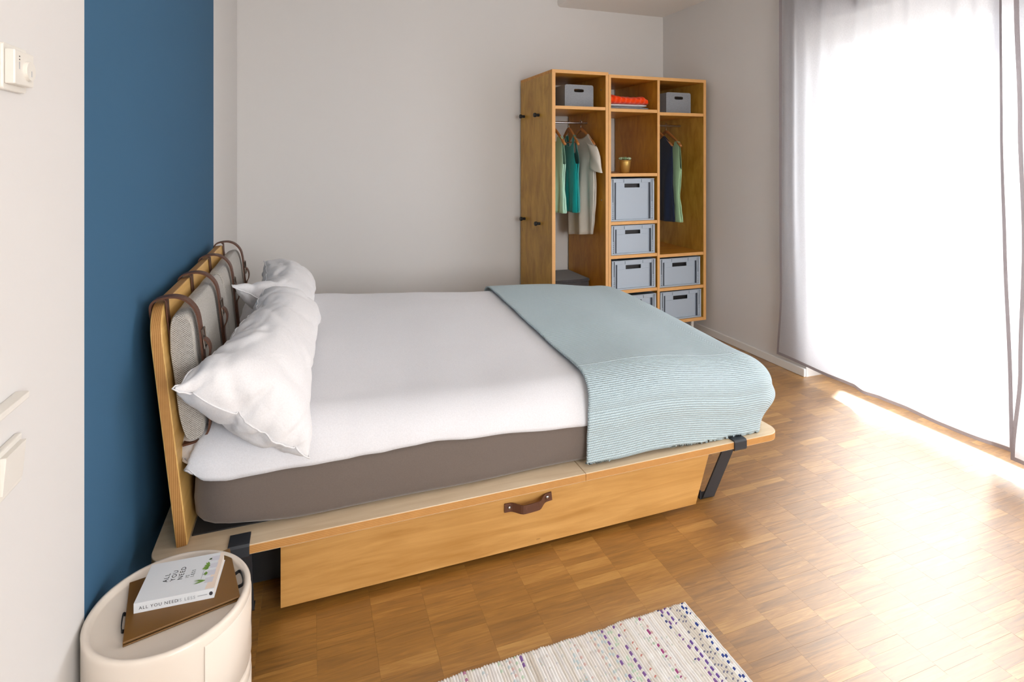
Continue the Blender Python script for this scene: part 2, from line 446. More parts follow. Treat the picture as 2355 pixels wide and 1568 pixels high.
def relax(specs, frames=42):
    """blow the flat pillow cases up with the cloth solver and keep the resulting shape"""
    obs = []
    for spec, nrm, seed, shrink in specs:
        o = obj('pillow', pillow_bm(tf=.03, tb=.03, nrm=nrm, seed=seed, N=44, **spec), M['pillow'])
        m = o.modifiers.new('c', 'CLOTH'); st = m.settings
        st.quality = 6; st.mass = .15; st.tension_stiffness = 20; st.compression_stiffness = 8; st.shear_stiffness = 6; st.bending_stiffness = .06
        st.use_pressure = True; st.uniform_pressure_force = 45; st.shrink_min = shrink
        st.effector_weights.gravity = 0; st.air_damping = 4
        m.collision_settings.use_self_collision = False; m.collision_settings.use_collision = False
        m.point_cache.frame_end = frames
        obs.append(o)
    for f in range(1, frames+1): S.frame_set(f)
    dg = bpy.context.evaluated_depsgraph_get(); res = []
    for o in obs:
        me = bpy.data.meshes.new_from_object(o.evaluated_get(dg)); me.materials.clear()
        bm = bmesh.new(); bm.from_mesh(me); bpy.data.objects.remove(o); bpy.data.meshes.remove(me); res.append(bm)
    S.frame_set(1)
    return res
pillow_shapes = relax([(nearP, (.62, 0, .78), 1.3, -.13), (farP, (.66, 0, .75), 5.1, -.17)])

# ------------------------------------------------------------------ room shell
XL, XR, YB, YF, ZC = -.463, 3.005, 4.31, -2.0, 2.86
WY0, WY1, WZ = .30, 2.757, 2.257           # window opening in the right wall
XO = 3.155                                # outer plane of the reveal
fl = struct('floor', box(XL-.1, 3.30, YF-.1, YB+.1, -.12, -.012), M['floor'])
def plank_bm(w, l, v):
    bm = box(0, l, 0, w, -.012, 0); c = bm.loops.layers.color.new('tint')
    for f in bm.faces:
        for lp in f.loops: lp[c] = v
    return bm
PL, GAP = .161, .0003
WIDTHS = (.030, .036, .042, .050)
random.seed(11)
variants = {w: [] for w in WIDTHS}
for w in WIDTHS:
    for k in range(14):
        bm = plank_bm(w-GAP, PL-GAP, (random.random(), random.random(), random.random(), 1))
        me = bpy.data.meshes.new('plank'); bm.to_mesh(me); bm.free(); me.materials.append(M['floor']); variants[w].append(me)
def size_in_view(cx, cy):
    f = cx*math.sin(TH)+cy*math.cos(TH); r = cx*math.cos(TH)-cy*math.sin(TH)
    if f < .3: return 0
    u = CXP+FPX*r/f; v = HOR+FPX*1.4/f
    if not (-20 < u < 2375 and v < 1580): return 0
    if -.45 < cx < 1.6 and cy > 1.9: return 0
    if .2 < cx < 1.1 and cy < 1.46: return 0
    if math.hypot(cx+.29, cy-1.46) < .25 or (cx < -.1 and cy < 1.9): return 0
    return 1/f
cells = []; x = .023-4*PL
while x < XO+.1:
    y = YF-random.random()*.04
    x0, x1 = max(x, XL-.05), min(x+PL, 3.20)
    while y < YB:
        w = random.choice(WIDTHS)
        if x1-x0 > .02: cells.append((x0, x1, y, w, size_in_view((x0+x1)/2, y+w/2)))
        y += w
    x += PL
cells.sort(key=lambda c: -c[4])
rest = bmesh.new(); tl = rest.loops.layers.color.new('tint'); npl = 0
for (x0, x1, y, w, sz) in cells:
    if npl < 300 and sz > 0 and abs(x1-x0-PL) < 1e-6:
        o = bpy.data.objects.new('plank', random.choice(variants[w])); COL.objects.link(o); o.parent = fl; o.location = (x0, y, random.uniform(-.0003, 0)); npl += 1
    else:
        v = [rest.verts.new(p) for p in ((x0, y, 0), (x1-GAP, y, 0), (x1-GAP, y+w-GAP, 0), (x0, y+w-GAP, 0))]
        b = [rest.verts.new(q.co+Vector((0, 0, -.012))) for q in v]
        t = (random.random(), random.random(), random.random(), 1)
        for f in [rest.faces.new(v)]+[rest.faces.new((v[i], b[i], b[(i+1) % 4], v[(i+1) % 4])) for i in range(4)]:
            for lp in f.loops: lp[tl] = t
o = obj('planks', rest, M['floor'], fl); o['kind'] = 'stuff'

bm = bmesh.new()
bx(bm, XL-.12, XL, YF-.1, 1.484, 0, ZC, 0); bx(bm, XL-.12, XL, 1.484, 3.279, 0, ZC, 1); bx(bm, XL-.12, XL, 3.279, YB+.12, 0, ZC, 0)
struct('wall_left', bm, [M['wall'], M['blue']])
struct('wall_back', box(XL-.12, XO+.15, YB, YB+.12, 0, ZC), M['wall'])
bm = bmesh.new()
bx(bm, XR, XO+.1, WY1, YB+.0, 0, ZC); bx(bm, XR, XO+.1, YF, WY0, 0, ZC); bx(bm, XR, XO+.1, WY0, WY1, WZ, ZC)
struct('wall_right', bm, M['wall'])
bm = bmesh.new()   # rear wall out of view, its opening added to let light in
bx(bm, XL, .6, YF-.12, YF, 0, ZC); bx(bm, 2.2, XR, YF-.12, YF, 0, ZC); bx(bm, .6, 2.2, YF-.12, YF, 0, .9); bx(bm, .6, 2.2, YF-.12, YF, 2.2, ZC)
struct('wall_front', bm, M['wall'])
bm = bmesh.new(); bx(bm, XL-.12, XO+.2, YF-.1, YB+.1, ZC, ZC+.12)
struct('ceiling', bm, M['ceiling'])
bm = bmesh.new()
prism(bm, [(1.963+.03, 2.673), (XR, 2.673), (XR, ZC), (1.963, ZC), (1.963, 2.703), (1.968, 2.684), (1.98, 2.676)], lambda a, b, t: (a, t, b), -1.2, YB)
o = struct('trim_1', bm, M['ceiling']); o['label'] = 'lowered ceiling box along the window side'
bm = bmesh.new(); bx(bm, XR-.017, XR, WY1+.001, YB, 0, .052, bev=.003); struct('baseboard_right', bm, M['trim'])
bm = bmesh.new(); bx(bm, XL, XR-.02, YB-.017, YB, 0, .052, bev=.003); struct('baseboard_back', bm, M['trim'])
bm = bmesh.new(); bx(bm, XL, XL+.014, YF, YB-.02, 0, .052, bev=.003); struct('baseboard_left', bm, M['trim'])
# french window in the right wall: frame, two sashes with panes
wroot = thing('window_1', (XO, (WY0+WY1)/2, 0), None, None); wroot['kind'] = 'structure'
bm = bmesh.new()
for a in ((WY0, WY1, 0, .07), (WY0, WY1, WZ-.07, WZ), (WY0, WY0+.06, .07, WZ-.07), (WY1-.06, WY1, .07, WZ-.07)):
    bx(bm, XO, XO+.07, a[0], a[1], a[2], a[3], bev=.003)
obj('window_frame', bm, M['frame'], wroot)
ym = (WY0+WY1)/2
for (a, b) in ((WY0+.06, ym), (ym, WY1-.06)):
    bm = bmesh.new()
    bx(bm, XO+.01, XO+.06, a, b, .07, .15); bx(bm, XO+.01, XO+.06, a, b, WZ-.14, WZ-.07)
    bx(bm, XO+.01, XO+.06, a, a+.07, .15, WZ-.14); bx(bm, XO+.01, XO+.06, b-.07, b, .15, WZ-.14)
    s = obj('sash', bm, M['frame'], wroot)
    obj('pane', box(XO+.03, XO+.036, a+.07, b-.07, .15, WZ-.14), M['glass'], s)

# ------------------------------------------------------------------ bed
bed = thing('bed', (.68, 2.5, 0), 'low birch plywood platform bed with strapped headboard and black steel legs', 'bed')
PZ0, PZ1 = .262, .290
PX0, PX1, PY0, PY1 = -.415, 1.81, 1.78, 3.32
bm = bmesh.new()   # platform, two boards butted at x=.92
r = .06
prism(bm, rrect(.92-PX0, PY1-PY0, r, 8, (1, 0, 0, 1)), lambda a, b, t: (PX0+a, PY0+b, t), PZ0, PZ1, 0, 1, bev=.002)
obj('platform_board', bm, [M['wood_pale'], M['ply_z']], bed)
bm = bmesh.new()
prism(bm, rrect(PX1-.9215, PY1-PY0, r, 8, (0, 1, 1, 0)), lambda a, b, t: (.9215+a, PY0+b, t), PZ0, PZ1, 0, 1, bev=.002)
obj('platform_board', bm, [M['wood_pale'], M['ply_z']], bed)
# headboard: leaning board
HY0, HY1, HL = 1.836, 3.165, .688
tilt = math.atan2(.07, .66); HT = .03
def hb(a, b, t):   # a along y, b up the board, t thickness (0 = face toward bed)
    return (-.325 - t*math.cos(tilt) - b*math.sin(tilt), HY0+a, PZ1 + b*math.cos(tilt) - t*math.sin(tilt)+.003)
bm = bmesh.new(); prism(bm, rrect(HY1-HY0, HL, .10, 12, (0, 0, 1, 1)), hb, 0, HT, 0, 1, bev=.003)
o = obj('headboard', bm, [M['wood_head'], M['ply_x']], bed)
for yy in (2.08, 2.95):
    bm = bmesh.new(); prism(bm, [(-.362, PZ1), (-.408, PZ1), (-.412, PZ1+.17), (-.385, PZ1+.20), (-.3835, PZ1+.19)], lambda a, b, t: (a, t, b), yy, yy+.03, 0, 0, bev=.002)
    obj('bracket', bm, M['wood_head'], bed)
# drawer under the platform
dr = obj('drawer', box(-.06, 1.40, 1.885, 2.6, .035, .235), M['wood_bed'], bed)
bm = bmesh.new(); prism(bm, [(-.08, .022), (1.455, .022), (1.535, .258), (-.08, .258)], lambda a, b, t: (a, t, b), 1.865, 1.884, 0, 1, bev=.001)
df = obj('drawer_front', bm, [M['wood_bed'], M['ply_y']], dr)
light_block = obj('drawer', box(-.06, 1.40, 2.61, 3.25, .035, .235), M['wood_bed'], bed)  # unseen box added to keep light from reaching under the bed
# leather handle sits on the drawer front (sub-part of the drawer)
hx0, hx1, hz0, hz1 = .645, .825, .178, .186
pts = []
for k in range(25):
    t = k/24; x = lerp(hx0, hx1, t); bulge = .030*sst(.12, .35, t)*(1-sst(.65, .88, t))
    pts.append((x, 1.861-bulge, lerp(hz0, hz1, t)-.004*math.sin(PI*t)))
bm = bmesh.new(); tube(bm, pts, 0, flat=(.030, .0035, (0, 0, 1)))
hl = obj('handle', bm, M['leather'], dr, smooth=False); hl['label'] = 'dark brown leather pull'
for k, (x, z) in enumerate(((hx0+.018, hz0), (hx1-.018, hz1))):
    bm = bmesh.new(); lathe(bm, (0, 0, 0), [(0, .004), (.004, .0035), (.0065, .001), (.0065, 0), (0, 0)], 16)
    for v in bm.verts: v.co = Vector((x+v.co.x, 1.859-v.co.z, z+v.co.y))
    bmesh.ops.recalc_face_normals(bm, faces=bm.faces)
    o = obj('screw', bm, M['chrome'], dr, smooth=True); o['label'] = 'round steel screw of the leather pull'
# four steel strap legs
def leg_bm(xt, xb, w, mir):
    bm = bmesh.new()
    def yy(y): return y if not mir else (PY0+PY1)-y
    def pl(pts, x_of, wid):
        n = len(pts); ps = [Vector((x_of(z), yy(y), z)) for y, z in pts]
        tube(bm, ps, 0, flat=(wid, .006, (1, 0, 0)))
    path = [(1.832, PZ1+.0035), (1.786, PZ1+.0035), (1.779, PZ1+.003), (1.7765, PZ1-.001), (1.7765, PZ0), (1.779, PZ0-.004), (1.786, PZ0-.0045), (1.826, PZ0-.0045)]
    pl(path, lambda z: xt, w)
    pl([(1.826, PZ0-.0045), (1.834, PZ0-.012), (1.908, .010), (1.914, .0035), (1.948, .0035)], lambda z: lerp(xb, xt, z/PZ0), w)
    bx(bm, xb-w/2-.006, xb-w/2, min(yy(1.912), yy(1.950)), max(yy(1.912), yy(1.950)), .0005, .036, bev=.001)
    return bm
obj('steel_leg', leg_bm(1.597, 1.548, .058, False), M['steel'], bed)
obj('steel_leg', leg_bm(-.187, -.185, .056, False), M['steel'], bed)
obj('steel_leg', leg_bm(1.597, 1.548, .058, True), M['steel'], bed)
obj('steel_leg', leg_bm(-.187, -.185, .056, True), M['steel'], bed)
o = obj('mattress_mat', box(-.322, 1.68, 1.878, 3.22, PZ1, PZ1+.004), M['mat'], bed); o['label'] = 'dark felt mat between platform and mattress'

obj('under_bed_shade', box(-.36, -.075, 2.02, 3.20, .012, .255), M['black'], bed)  # black box added to darken the space under the bed
# headboard cushions and straps
def cushion_bm(y0, y1, seed):
    """bolster cushion standing against the board: local section (out from board, up)"""
    nu, nv = 40, 48
    def fn(u, v):
        a = 2*PI*v; e = 1-abs(2*u-1)**14; y = lerp(y0, y1, u)
        c, s = math.cos(a), math.sin(a)
        sq = lambda q, p: math.copysign(abs(q)**p, q)
        hx = .036*(.90+.10*e); hz = .188*(.97+.03*e)
        px, pz = hx*sq(c, .55)*(1 if e > .02 else .9), hz*sq(s, .42)
        pinch = sum(math.exp(-((y-sy)/.02)**2) for sy in STY)
        if c > 0: px -= .007*pinch*c
        px += .004*nz(y*9, pz*9, seed)
        pz += .004*nz(y*7, px*30, seed+5)
        b = .466+pz; t = -.040-px
        q = hb(0, b, t); return (q[0], y, q[2])
    bm = grid(nu, nv, fn)
    bmesh.ops.remove_doubles(bm, verts=bm.verts, dist=1e-5)
    bd = [e for e in bm.edges if e.is_boundary]
    bmesh.ops.holes_fill(bm, edges=bd, sides=0)
    bmesh.ops.recalc_face_normals(bm, faces=bm.faces)
    return bm
STY = (1.91, 2.287, 2.679, 3.083)
c1 = obj('headboard_cushion', cushion_bm(1.868, 2.492, 1), M['woven'], origin=(-.33, 2.18, .55), smooth=False)
tag(c1, 'grey woven bolster cushion strapped to the near half of the headboard', 'cushion', 'headboard cushions')
c2 = obj('headboard_cushion', cushion_bm(2.507, 3.135, 9), M['woven'], origin=(-.33, 2.82, .55), smooth=False)
tag(c2, 'grey woven bolster cushion strapped to the far half of the headboard', 'cushion', 'headboard cushions')
for c in (c1, c2):
    for p in c.data.polygons: p.use_smooth = len(p.vertices) < 6
for sy in STY:
    # section points as (b up the board, t outward negative = toward bed)
    sec = [(.15, .034), (.40, .034), (.60, .035), (.668, .036), (.692, .031), (.7015, .014), (.703, -.010), (.699, -.034), (.684, -.058), (.655, -.077), (.62, -.0835), (.56, -.084), (.50, -.083), (.40, -.083), (.32, -.082), (.28, -.07), (.265, -.04), (.262, -.004)]
    P = [spl([(0, b, t) for b, t in sec], k/60) for k in range(61)]
    bm = bmesh.new(); tube(bm, [(lambda q: (q[0], sy, q[2]))(hb(0, p.y, p.z)) for p in P], 0, flat=(.038, .0055, (0, 1, 0)))
    st = obj('strap', bm, M['leather'], bed); st['label'] = 'brown leather belt around headboard cushion'
    # second layer of the belt between board and cushion
    bm = bmesh.new(); P2 = [(.700, .0), (.692, -.006), (.66, -.0045), (.5, -.0045)]
    tube(bm, [(lambda q: (q[0], sy, q[2]))(hb(0, b, t)) for b, t in P2], 0, flat=(.030, .0035, (0, 1, 0)))
    obj('strap_loop', bm, M['leather'], st)
    # buckle and keeper on the front
    def at(b, t, dy): q = hb(0, b, t); return (q[0], sy+dy, q[2])
    fr = [at(.590, -.090, -.019), at(.590, -.090, .019), at(.535, -.091, .019), at(.535, -.091, -.019)]
    bm = bmesh.new(); tube(bm, fr, .0036, 6, closed=True)
    tube(bm, [at(.565, -.091, -.019), at(.565, -.091, .019)], .0022, 6); tube(bm, [at(.565, -.094, 0), at(.592, -.0945, 0)], .002, 6)
    obj('buckle', bm, M['buckle'], st)
    kp = [at(.563, -.088, 0), at(.552, -.099, 0), at(.530, -.104, 0), at(.505, -.099, 0), at(.485, -.089, 0), at(.42, -.0875, 0), at(.36, -.0865, 0)]
    bm = bmesh.new(); tube(bm, [spl(kp, k/18) for k in range(19)], 0, flat=(.028, .0042, (0, 1, 0))); obj('strap_end', bm, M['leather'], st)

# mattress
def mattress_bm():
    x0, x1, y0, y1, z0, z1 = -.318, 1.66, 1.832, 3.24, PZ1+.0045, .505
    nu, nv = 120, 40
    hw, hd = (x1-x0)/2, (y1-y0)/2; cx, cy = (x0+x1)/2, (y0+y1)/2
    rp = .10
    def outline(t):
        pts_len = 4*(hw+hd)-8*rp+2*PI*rp; s = t*pts_len
        segs = [(2*(hw-rp), 0), (PI/2*rp, 1), (2*(hd-rp), 0), (PI/2*rp, 1), (2*(hw-rp), 0), (PI/2*rp, 1), (2*(hd-rp), 0), (PI/2*rp, 1)]
        pos = Vector((-hw+rp, -hd, 0)); ang = 0
        for L, arc in segs:
            if s <= L+1e-9:
                if not arc: p = pos+Vector((math.cos(ang), math.sin(ang), 0))*s; a = ang
                else:
                    c = pos+Vector((-math.sin(ang), math.cos(ang), 0))*rp; a = ang+s/rp
                    p = c+Vector((math.sin(a), -math.cos(a), 0))*rp
                return p, Vector((math.sin(a), -math.cos(a), 0))
            s -= L
            if not arc: pos = pos+Vector((math.cos(ang), math.sin(ang), 0))*L
            else:
                c = pos+Vector((-math.sin(ang), math.cos(ang), 0))*rp; ang += PI/2
                pos = c+Vector((math.sin(ang), -math.cos(ang), 0))*rp
        return Vector((-hw+rp, -hd, 0)), Vector((0, -1, 0))
    prof = [(-.30, 0), (-.12, 0), (-.05, 0), (-.018, .006), (-.005, .022), (0, .05), (.004, .10), (.002, .15), (-.008, .185), (-.03, .203), (-.08, .2095), (-.3, .2095)]
    bm = bmesh.new(); rings = []
    N = 160
    for o, z in prof:
        R = []
        for i in range(N):
            p, n = outline(i/N)
            wob = .006*nz(p.x*3, p.y*3, z*6)*(1 if o > -.1 else 0)
            q = p+n*(o+wob)
            # nearer the head end the lower corner of the mattress tucks up, as sheets do over a rounded core
            lift = .030*sst(-hw+.30, -hw+.02, p.x)*max(0, 1-z/.05)*(1 if o > -.06 else .2) if p.y < 0 else 0
            R.append(bm.verts.new((cx+q.x, cy+q.y, z0+z+max(0, lift)+(.003*nz(p.x*9, p.y*9, 3) if z > .02 else 0))))
        rings.append(R)
    for a, b in zip(rings, rings[1:]):
        for i in range(N): bm.faces.new((a[i], a[(i+1) % N], b[(i+1) % N], b[i]))
    bm.faces.new(rings[0][::-1]); bm.faces.new(rings[-1])
    return bm
o = obj('mattress', mattress_bm(), M['sheet'], origin=(.67, 2.53, .2945), smooth=True)
tag(o, 'thick mattress in a taupe fitted sheet on the plywood bed platform', 'mattress')

# duvet, draped: core rectangle with rolled edges
def top_z(x, y):
    z = .572+.060*sst(2.1, 3.1, y)-.034*sst(1.30, 1.72, x)-.012*sst(2.4, 3.1, y)*sst(.9, 1.5, x)+.058*(1-sst(-.1, 1.15, x))*(.35+.65*sst(1.9, 2.5, y))+.012*math.exp(-((x+.05)/.25)**2)
    z += .006*nz(x*2.2, y*2.2, 4)+.0025*nz(x*6, y*6, 8)
    return z
def drape(px, py, core, prof, hem=0):
    x0, x1, y0, y1 = core
    qx, qy = min(max(px, x0), x1), min(max(py, y0), y1)
    dx, dy = px-qx, py-qy; d = math.hypot(dx, dy)
    z = top_z(qx, qy)
    if d < 1e-6: return Vector((qx, qy, z))
    ux, uy = dx/d, dy/d
    o, h = prof(d, ux, uy, qx, qy, px)
    return Vector((qx+ux*o, qy+uy*o, z-h))
HEMZ = [(-.45, .520), (-.36, .505), (-.30, .474), (-.22, .462), (0, .466), (.4, .474), (.93, .438), (1.7, .43)]
def zhem(x):
    for (a, za), (b, zb) in zip(HEMZ, HEMZ[1:]):
        if x <= b: return lerp(za, zb, max(0, (x-a)/(b-a)))
    return HEMZ[-1][1]
def dprof(d, ux, uy, qx, qy, px):
    R = .145 if ux > -.5 else .115
    hgt = top_z(qx, qy)-zhem(px)-.005*nz(px*7, 2, 5)
    L = .225
    t = min(1, d/L); a = t*PI/2
    return R*math.sin(a), hgt*(1-math.cos(a))
core = (-.262, 1.62, 1.965, 3.10)
EX, EY = .24, .225
def duvet_fn(u, v):
    px = lerp(core[0]-.225, core[1]+EX, u); py = lerp(core[2]-EY, core[3]+EY, v)
    # rounded corner: shrink overshoot
    p = drape(px, py, core, dprof)
    edge = 1-sst(0, .10, v)
    p.y += .006*nz(px*8, 0, 2)*edge
    # soft creases
    cr = abs(nz(px*2.1+py*1.3, py*3.1-px*.6, 21)); p.z += .007*(cr-.25)
    p.z += .004*abs(nz(px*9, py*4, 31))*(1-sst(.1, .7, px))
    return p
bm = grid(170, 120, duvet_fn)
o = obj('duvet', bm, [M['linen'], M['duvet_under']], origin=(.67, 2.53, .52), smooth=True)
md = o.modifiers.new('thick', 'SOLIDIFY'); md.thickness = .006; md.offset = -1
tag(o, 'smooth white duvet spread over the mattress', 'duvet')

# knitted blanket over the foot end
bcore = (.985, 1.715, 1.975, 3.10)
def bprof(d, ux, uy, qx, qy):
    R = lerp(.153, .150, abs(ux)); hg = .095
    foot = max(0, ux)
    L = 1.3*R; t = min(1, d/L); a = t*PI/2
    o, h = R*math.sin(a), hg*(1-math.cos(a))
    e = max(0, d-L)
    h += e
    o += foot*(.016*sst(0, .05, e) - .190*sst(.03, .20, e)**1.3)
    o += (1-foot)*(.006*math.sin(min(1, e/.08)*PI)) + .006*nz(qx*7, qy*7, 3)*sst(0, .1, e)
    return o, h
def blanket_pos(u, v):
    # parameter plane: x from the free edge to past the foot, y both sides
    py = lerp(bcore[2]-.40, bcore[3]+.40, v)
    fr = sst(bcore[2]+.15, bcore[2]-.25, py)
    edge = .992-.055*fr + .008*math.sin(py*4)+.006*nz(py*5, 0, 7)
    px = lerp(edge, bcore[1]+.42, u)
    return px, py
def blanket_fn(u, v):
    px, py = blanket_pos(u, v)
    x0, x1, y0, y1 = -9, bcore[1], bcore[2], bcore[3]
    qx, qy = min(px, x1), min(max(py, y0), y1)
    dx, dy = px-qx, py-qy; d = math.hypot(dx, dy)
    z = top_z(qx, qy)+.014 + .007*nz(px*3, py*3, 11)
    if d < 1e-6: return Vector((qx, qy, z))
    # limit the drop so the hem rests on the platform
    lim = .385
    d = min(d, lim)
    o, h = bprof(d, dx/math.hypot(dx, dy), dy/math.hypot(dx, dy), qx, qy)
    p = Vector((qx+dx/math.hypot(dx, dy)*(o+.010), qy+dy/math.hypot(dx, dy)*(o+.010), z-h))
    p.z = max(p.z, PZ1+.008)
    return p
bm = grid(150, 260, blanket_fn, lambda u, v: blanket_pos(u, v))
bmesh.ops.dissolve_degenerate(bm, edges=bm.edges, dist=1e-4)
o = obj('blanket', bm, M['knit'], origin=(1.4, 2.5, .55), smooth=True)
md = o.modifiers.new('thick', 'SOLIDIFY'); md.thickness = .008; md.offset = 1
tag(o, 'pale blue chunky knitted blanket across the foot of the bed', 'blanket')

for bm, org, lab in ((pillow_shapes[0], (-.13, 2.1, .65), 'plump white pillow nearest the camera with its pointed corner over the headboard end'),
                     (pillow_shapes[1], (-.13, 2.85, .68), 'white pillow behind the nearest one at the far half of the headboard')):
    bmesh.ops.recalc_face_normals(bm, faces=bm.faces); bm.normal_update()
    sl = bm.verts.layers.int.get('seam'); seam = []
    edge_pts = [v.co.copy() for v in bm.verts if sl is not None and v[sl]][::3]
    for v in bm.verts:           # pressed-in creases, strongest towards the seams
        de = min((v.co-q).length for q in edge_pts) if edge_pts else .2
        k = .35+.65*(1-sst(.03, .20, de)); p = v.co
        w = Vector((p.x+.05*nz(p.x*4, p.y*4, 1), p.y+.07*nz(p.y*3, p.z*5, 2), p.z))
        a = abs(nz(w.x*7+w.y*3, w.y*6-w.z*3, w.z*7+org[1]*9)); b = abs(nz(w.x*13, w.y*9+4, w.z*13))
        d = -.013*max(0, .20-a)/.20*k-.006*max(0, .16-b)/.16*k+.004*nz(p.x*4, p.y*4, p.z*4)
        v.co = p+v.normal*d*min(1, de/.03)
    if sl is not None:
        nb = {}
        for e in bm.edges:
            a, b = e.verts
            if a[sl] and b[sl]: nb.setdefault(a.index, []).append(b.index); nb.setdefault(b.index, []).append(a.index)
        bm.verts.index_update(); bm.verts.ensure_lookup_table()
        cur = next(iter(nb)); seen = []
        while cur is not None:
            seen.append(cur); cur = next((k for k in nb[cur] if k not in seen), None)
        seam = [bm.verts[k].co.copy() for k in seen]
    o = obj('pillow', bm, M['pillow'], origin=org, smooth=True)
    if len(seam) > 100: obj('seam', tube(bmesh.new(), seam, .0024, 6, closed=True), M['pillow'], o, smooth=True)
    sm = o.modifiers.new('s', 'SUBSURF'); sm.levels = sm.render_levels = 1
    tag(o, lab, 'pillow', 'pillows leaning on the headboard')

# ------------------------------------------------------------------ wardrobe units
WY, WB = 3.66, 4.285
T = .024
def ward_unit(name, x0, x1, label):
    r = thing(name, ((x0+x1)/2, (WY+WB)/2, .13), label, 'wardrobe', 'open plywood wardrobe units')
    return r
def panel(root, name, x0, x1, y0, y1, z0, z1, axis, mat='wood_in', front=True):
    bm = bmesh.new(); bx(bm, x0, x1, y0, y1, z0, z1, mi=0, bev=.0008)
    for f in bm.faces:
        f.material_index = 1 if (f.normal.y < -.5) else 0
    return obj(name, bm, [M[mat], M['edge']], root)
def wt(x): return 2.041-(x-1.64)*.022      # unit tops
uA = ward_unit('wardrobe_unit', 1.628, 2.079, 'narrow open birch plywood wardrobe unit with black side pegs')
uB = ward_unit('wardrobe_unit', 2.081, 2.953, 'wide open birch plywood wardrobe unit with grey crates')
ZA = 2.036; ZB = 2.022
panel(uA, 'side_panel', 1.626, 1.652, WY, WB, .13, ZA-T, 'x', 'wood_side')
panel(uA, 'side_panel', 2.056, 2.0795, WY, WB, .13, ZA-T, 'x', 'wood_in_z')
panel(uA, 'top_panel', 1.626, 2.0795, WY, WB, ZA-T, ZA, 'z', 'wood_in')
panel(uA, 'shelf', 1.6525, 2.0555, WY+.002, WB, 1.756, 1.779, 'z', 'wood_in')
panel(uA, 'bottom_panel', 1.6525, 2.0555, WY, WB, .13, .154, 'z', 'wood_in')
panel(uB, 'side_panel', 2.0815, 2.101, WY, WB, .13, ZB-T, 'x', 'wood_in_z')
panel(uB, 'side_panel', 2.928, 2.953, WY, WB, .13, ZB-T, 'x', 'wood_side')
panel(uB, 'top_panel', 2.0815, 2.953, WY, WB, ZB-T, ZB, 'z', 'wood_in')
panel(uB, 'divider', 2.502, 2.524, WY, WB, .155, ZB-T-.0005, 'x', 'wood_in_z')
panel(uB, 'bottom_panel', 2.1015, 2.9275, WY, WB, .13, .154, 'z', 'wood_in')
MS = [1.773, 1.291, .933, .682, .420]      # tops of middle shelves
for z in MS: panel(uB, 'shelf', 2.1015, 2.5015, WY+.002, WB, z-T, z, 'z', 'wood_in')
RS = [1.756, .668, .409]
for z in RS: panel(uB, 'shelf', 2.5245, 2.9275, WY+.002, WB, z-T, z, 'z', 'wood_in')
for (y, z) in ((3.90, 1.727), (4.199, 1.737), (3.883, .917), (4.189, .922)):
    bm = bmesh.new(); lathe(bm, (0, 0, 0), [(0, 0), (.011, 0), (.011, .022), (.0165, .028), (.0165, .04), (.0145, .043), (0, .043)], 20)
    for v in bm.verts: v.co = Vector((1.626-v.co.z, y+v.co.x, z+v.co.y))
    bmesh.ops.recalc_face_normals(bm, faces=bm.faces)
    o = obj('peg', bm, M['black'], uA, smooth=False); o['label'] = 'black round peg'
for (y, z) in ((3.72, 1.092), (3.727, 1.913)):
    bm = bmesh.new(); cyl(bm, (2.0555, y, z), (2.0535, y, z), .006, n=12); obj('screw', bm, M['chrome'], uA)
for r, xs in ((uA, (1.68, 2.03)), (uB, (2.13, 2.51, 2.88))):
    for x in xs:
        for y in (3.74, 4.20):
            bm = bmesh.new(); lathe(bm, (x, y, 0), [(0, 0), (.018, 0), (.02, .01), (.013, .02), (.013, .13), (0, .13)], 16); o = obj('foot', bm, M['plastic_white'], r); o['label'] = 'small white levelling foot'
for r, x0, x1, z in ((uA, 1.652, 2.056, 1.680), (uB, 2.524, 2.928, 1.673)):
    bm = bmesh.new(); cyl(bm, (x0, 3.957, z), (x1, 3.957, z), .0085, n=16)
    o = obj('clothes_rail', bm, M['chrome'], r, smooth=False); o['label'] = 'steel clothes rail'

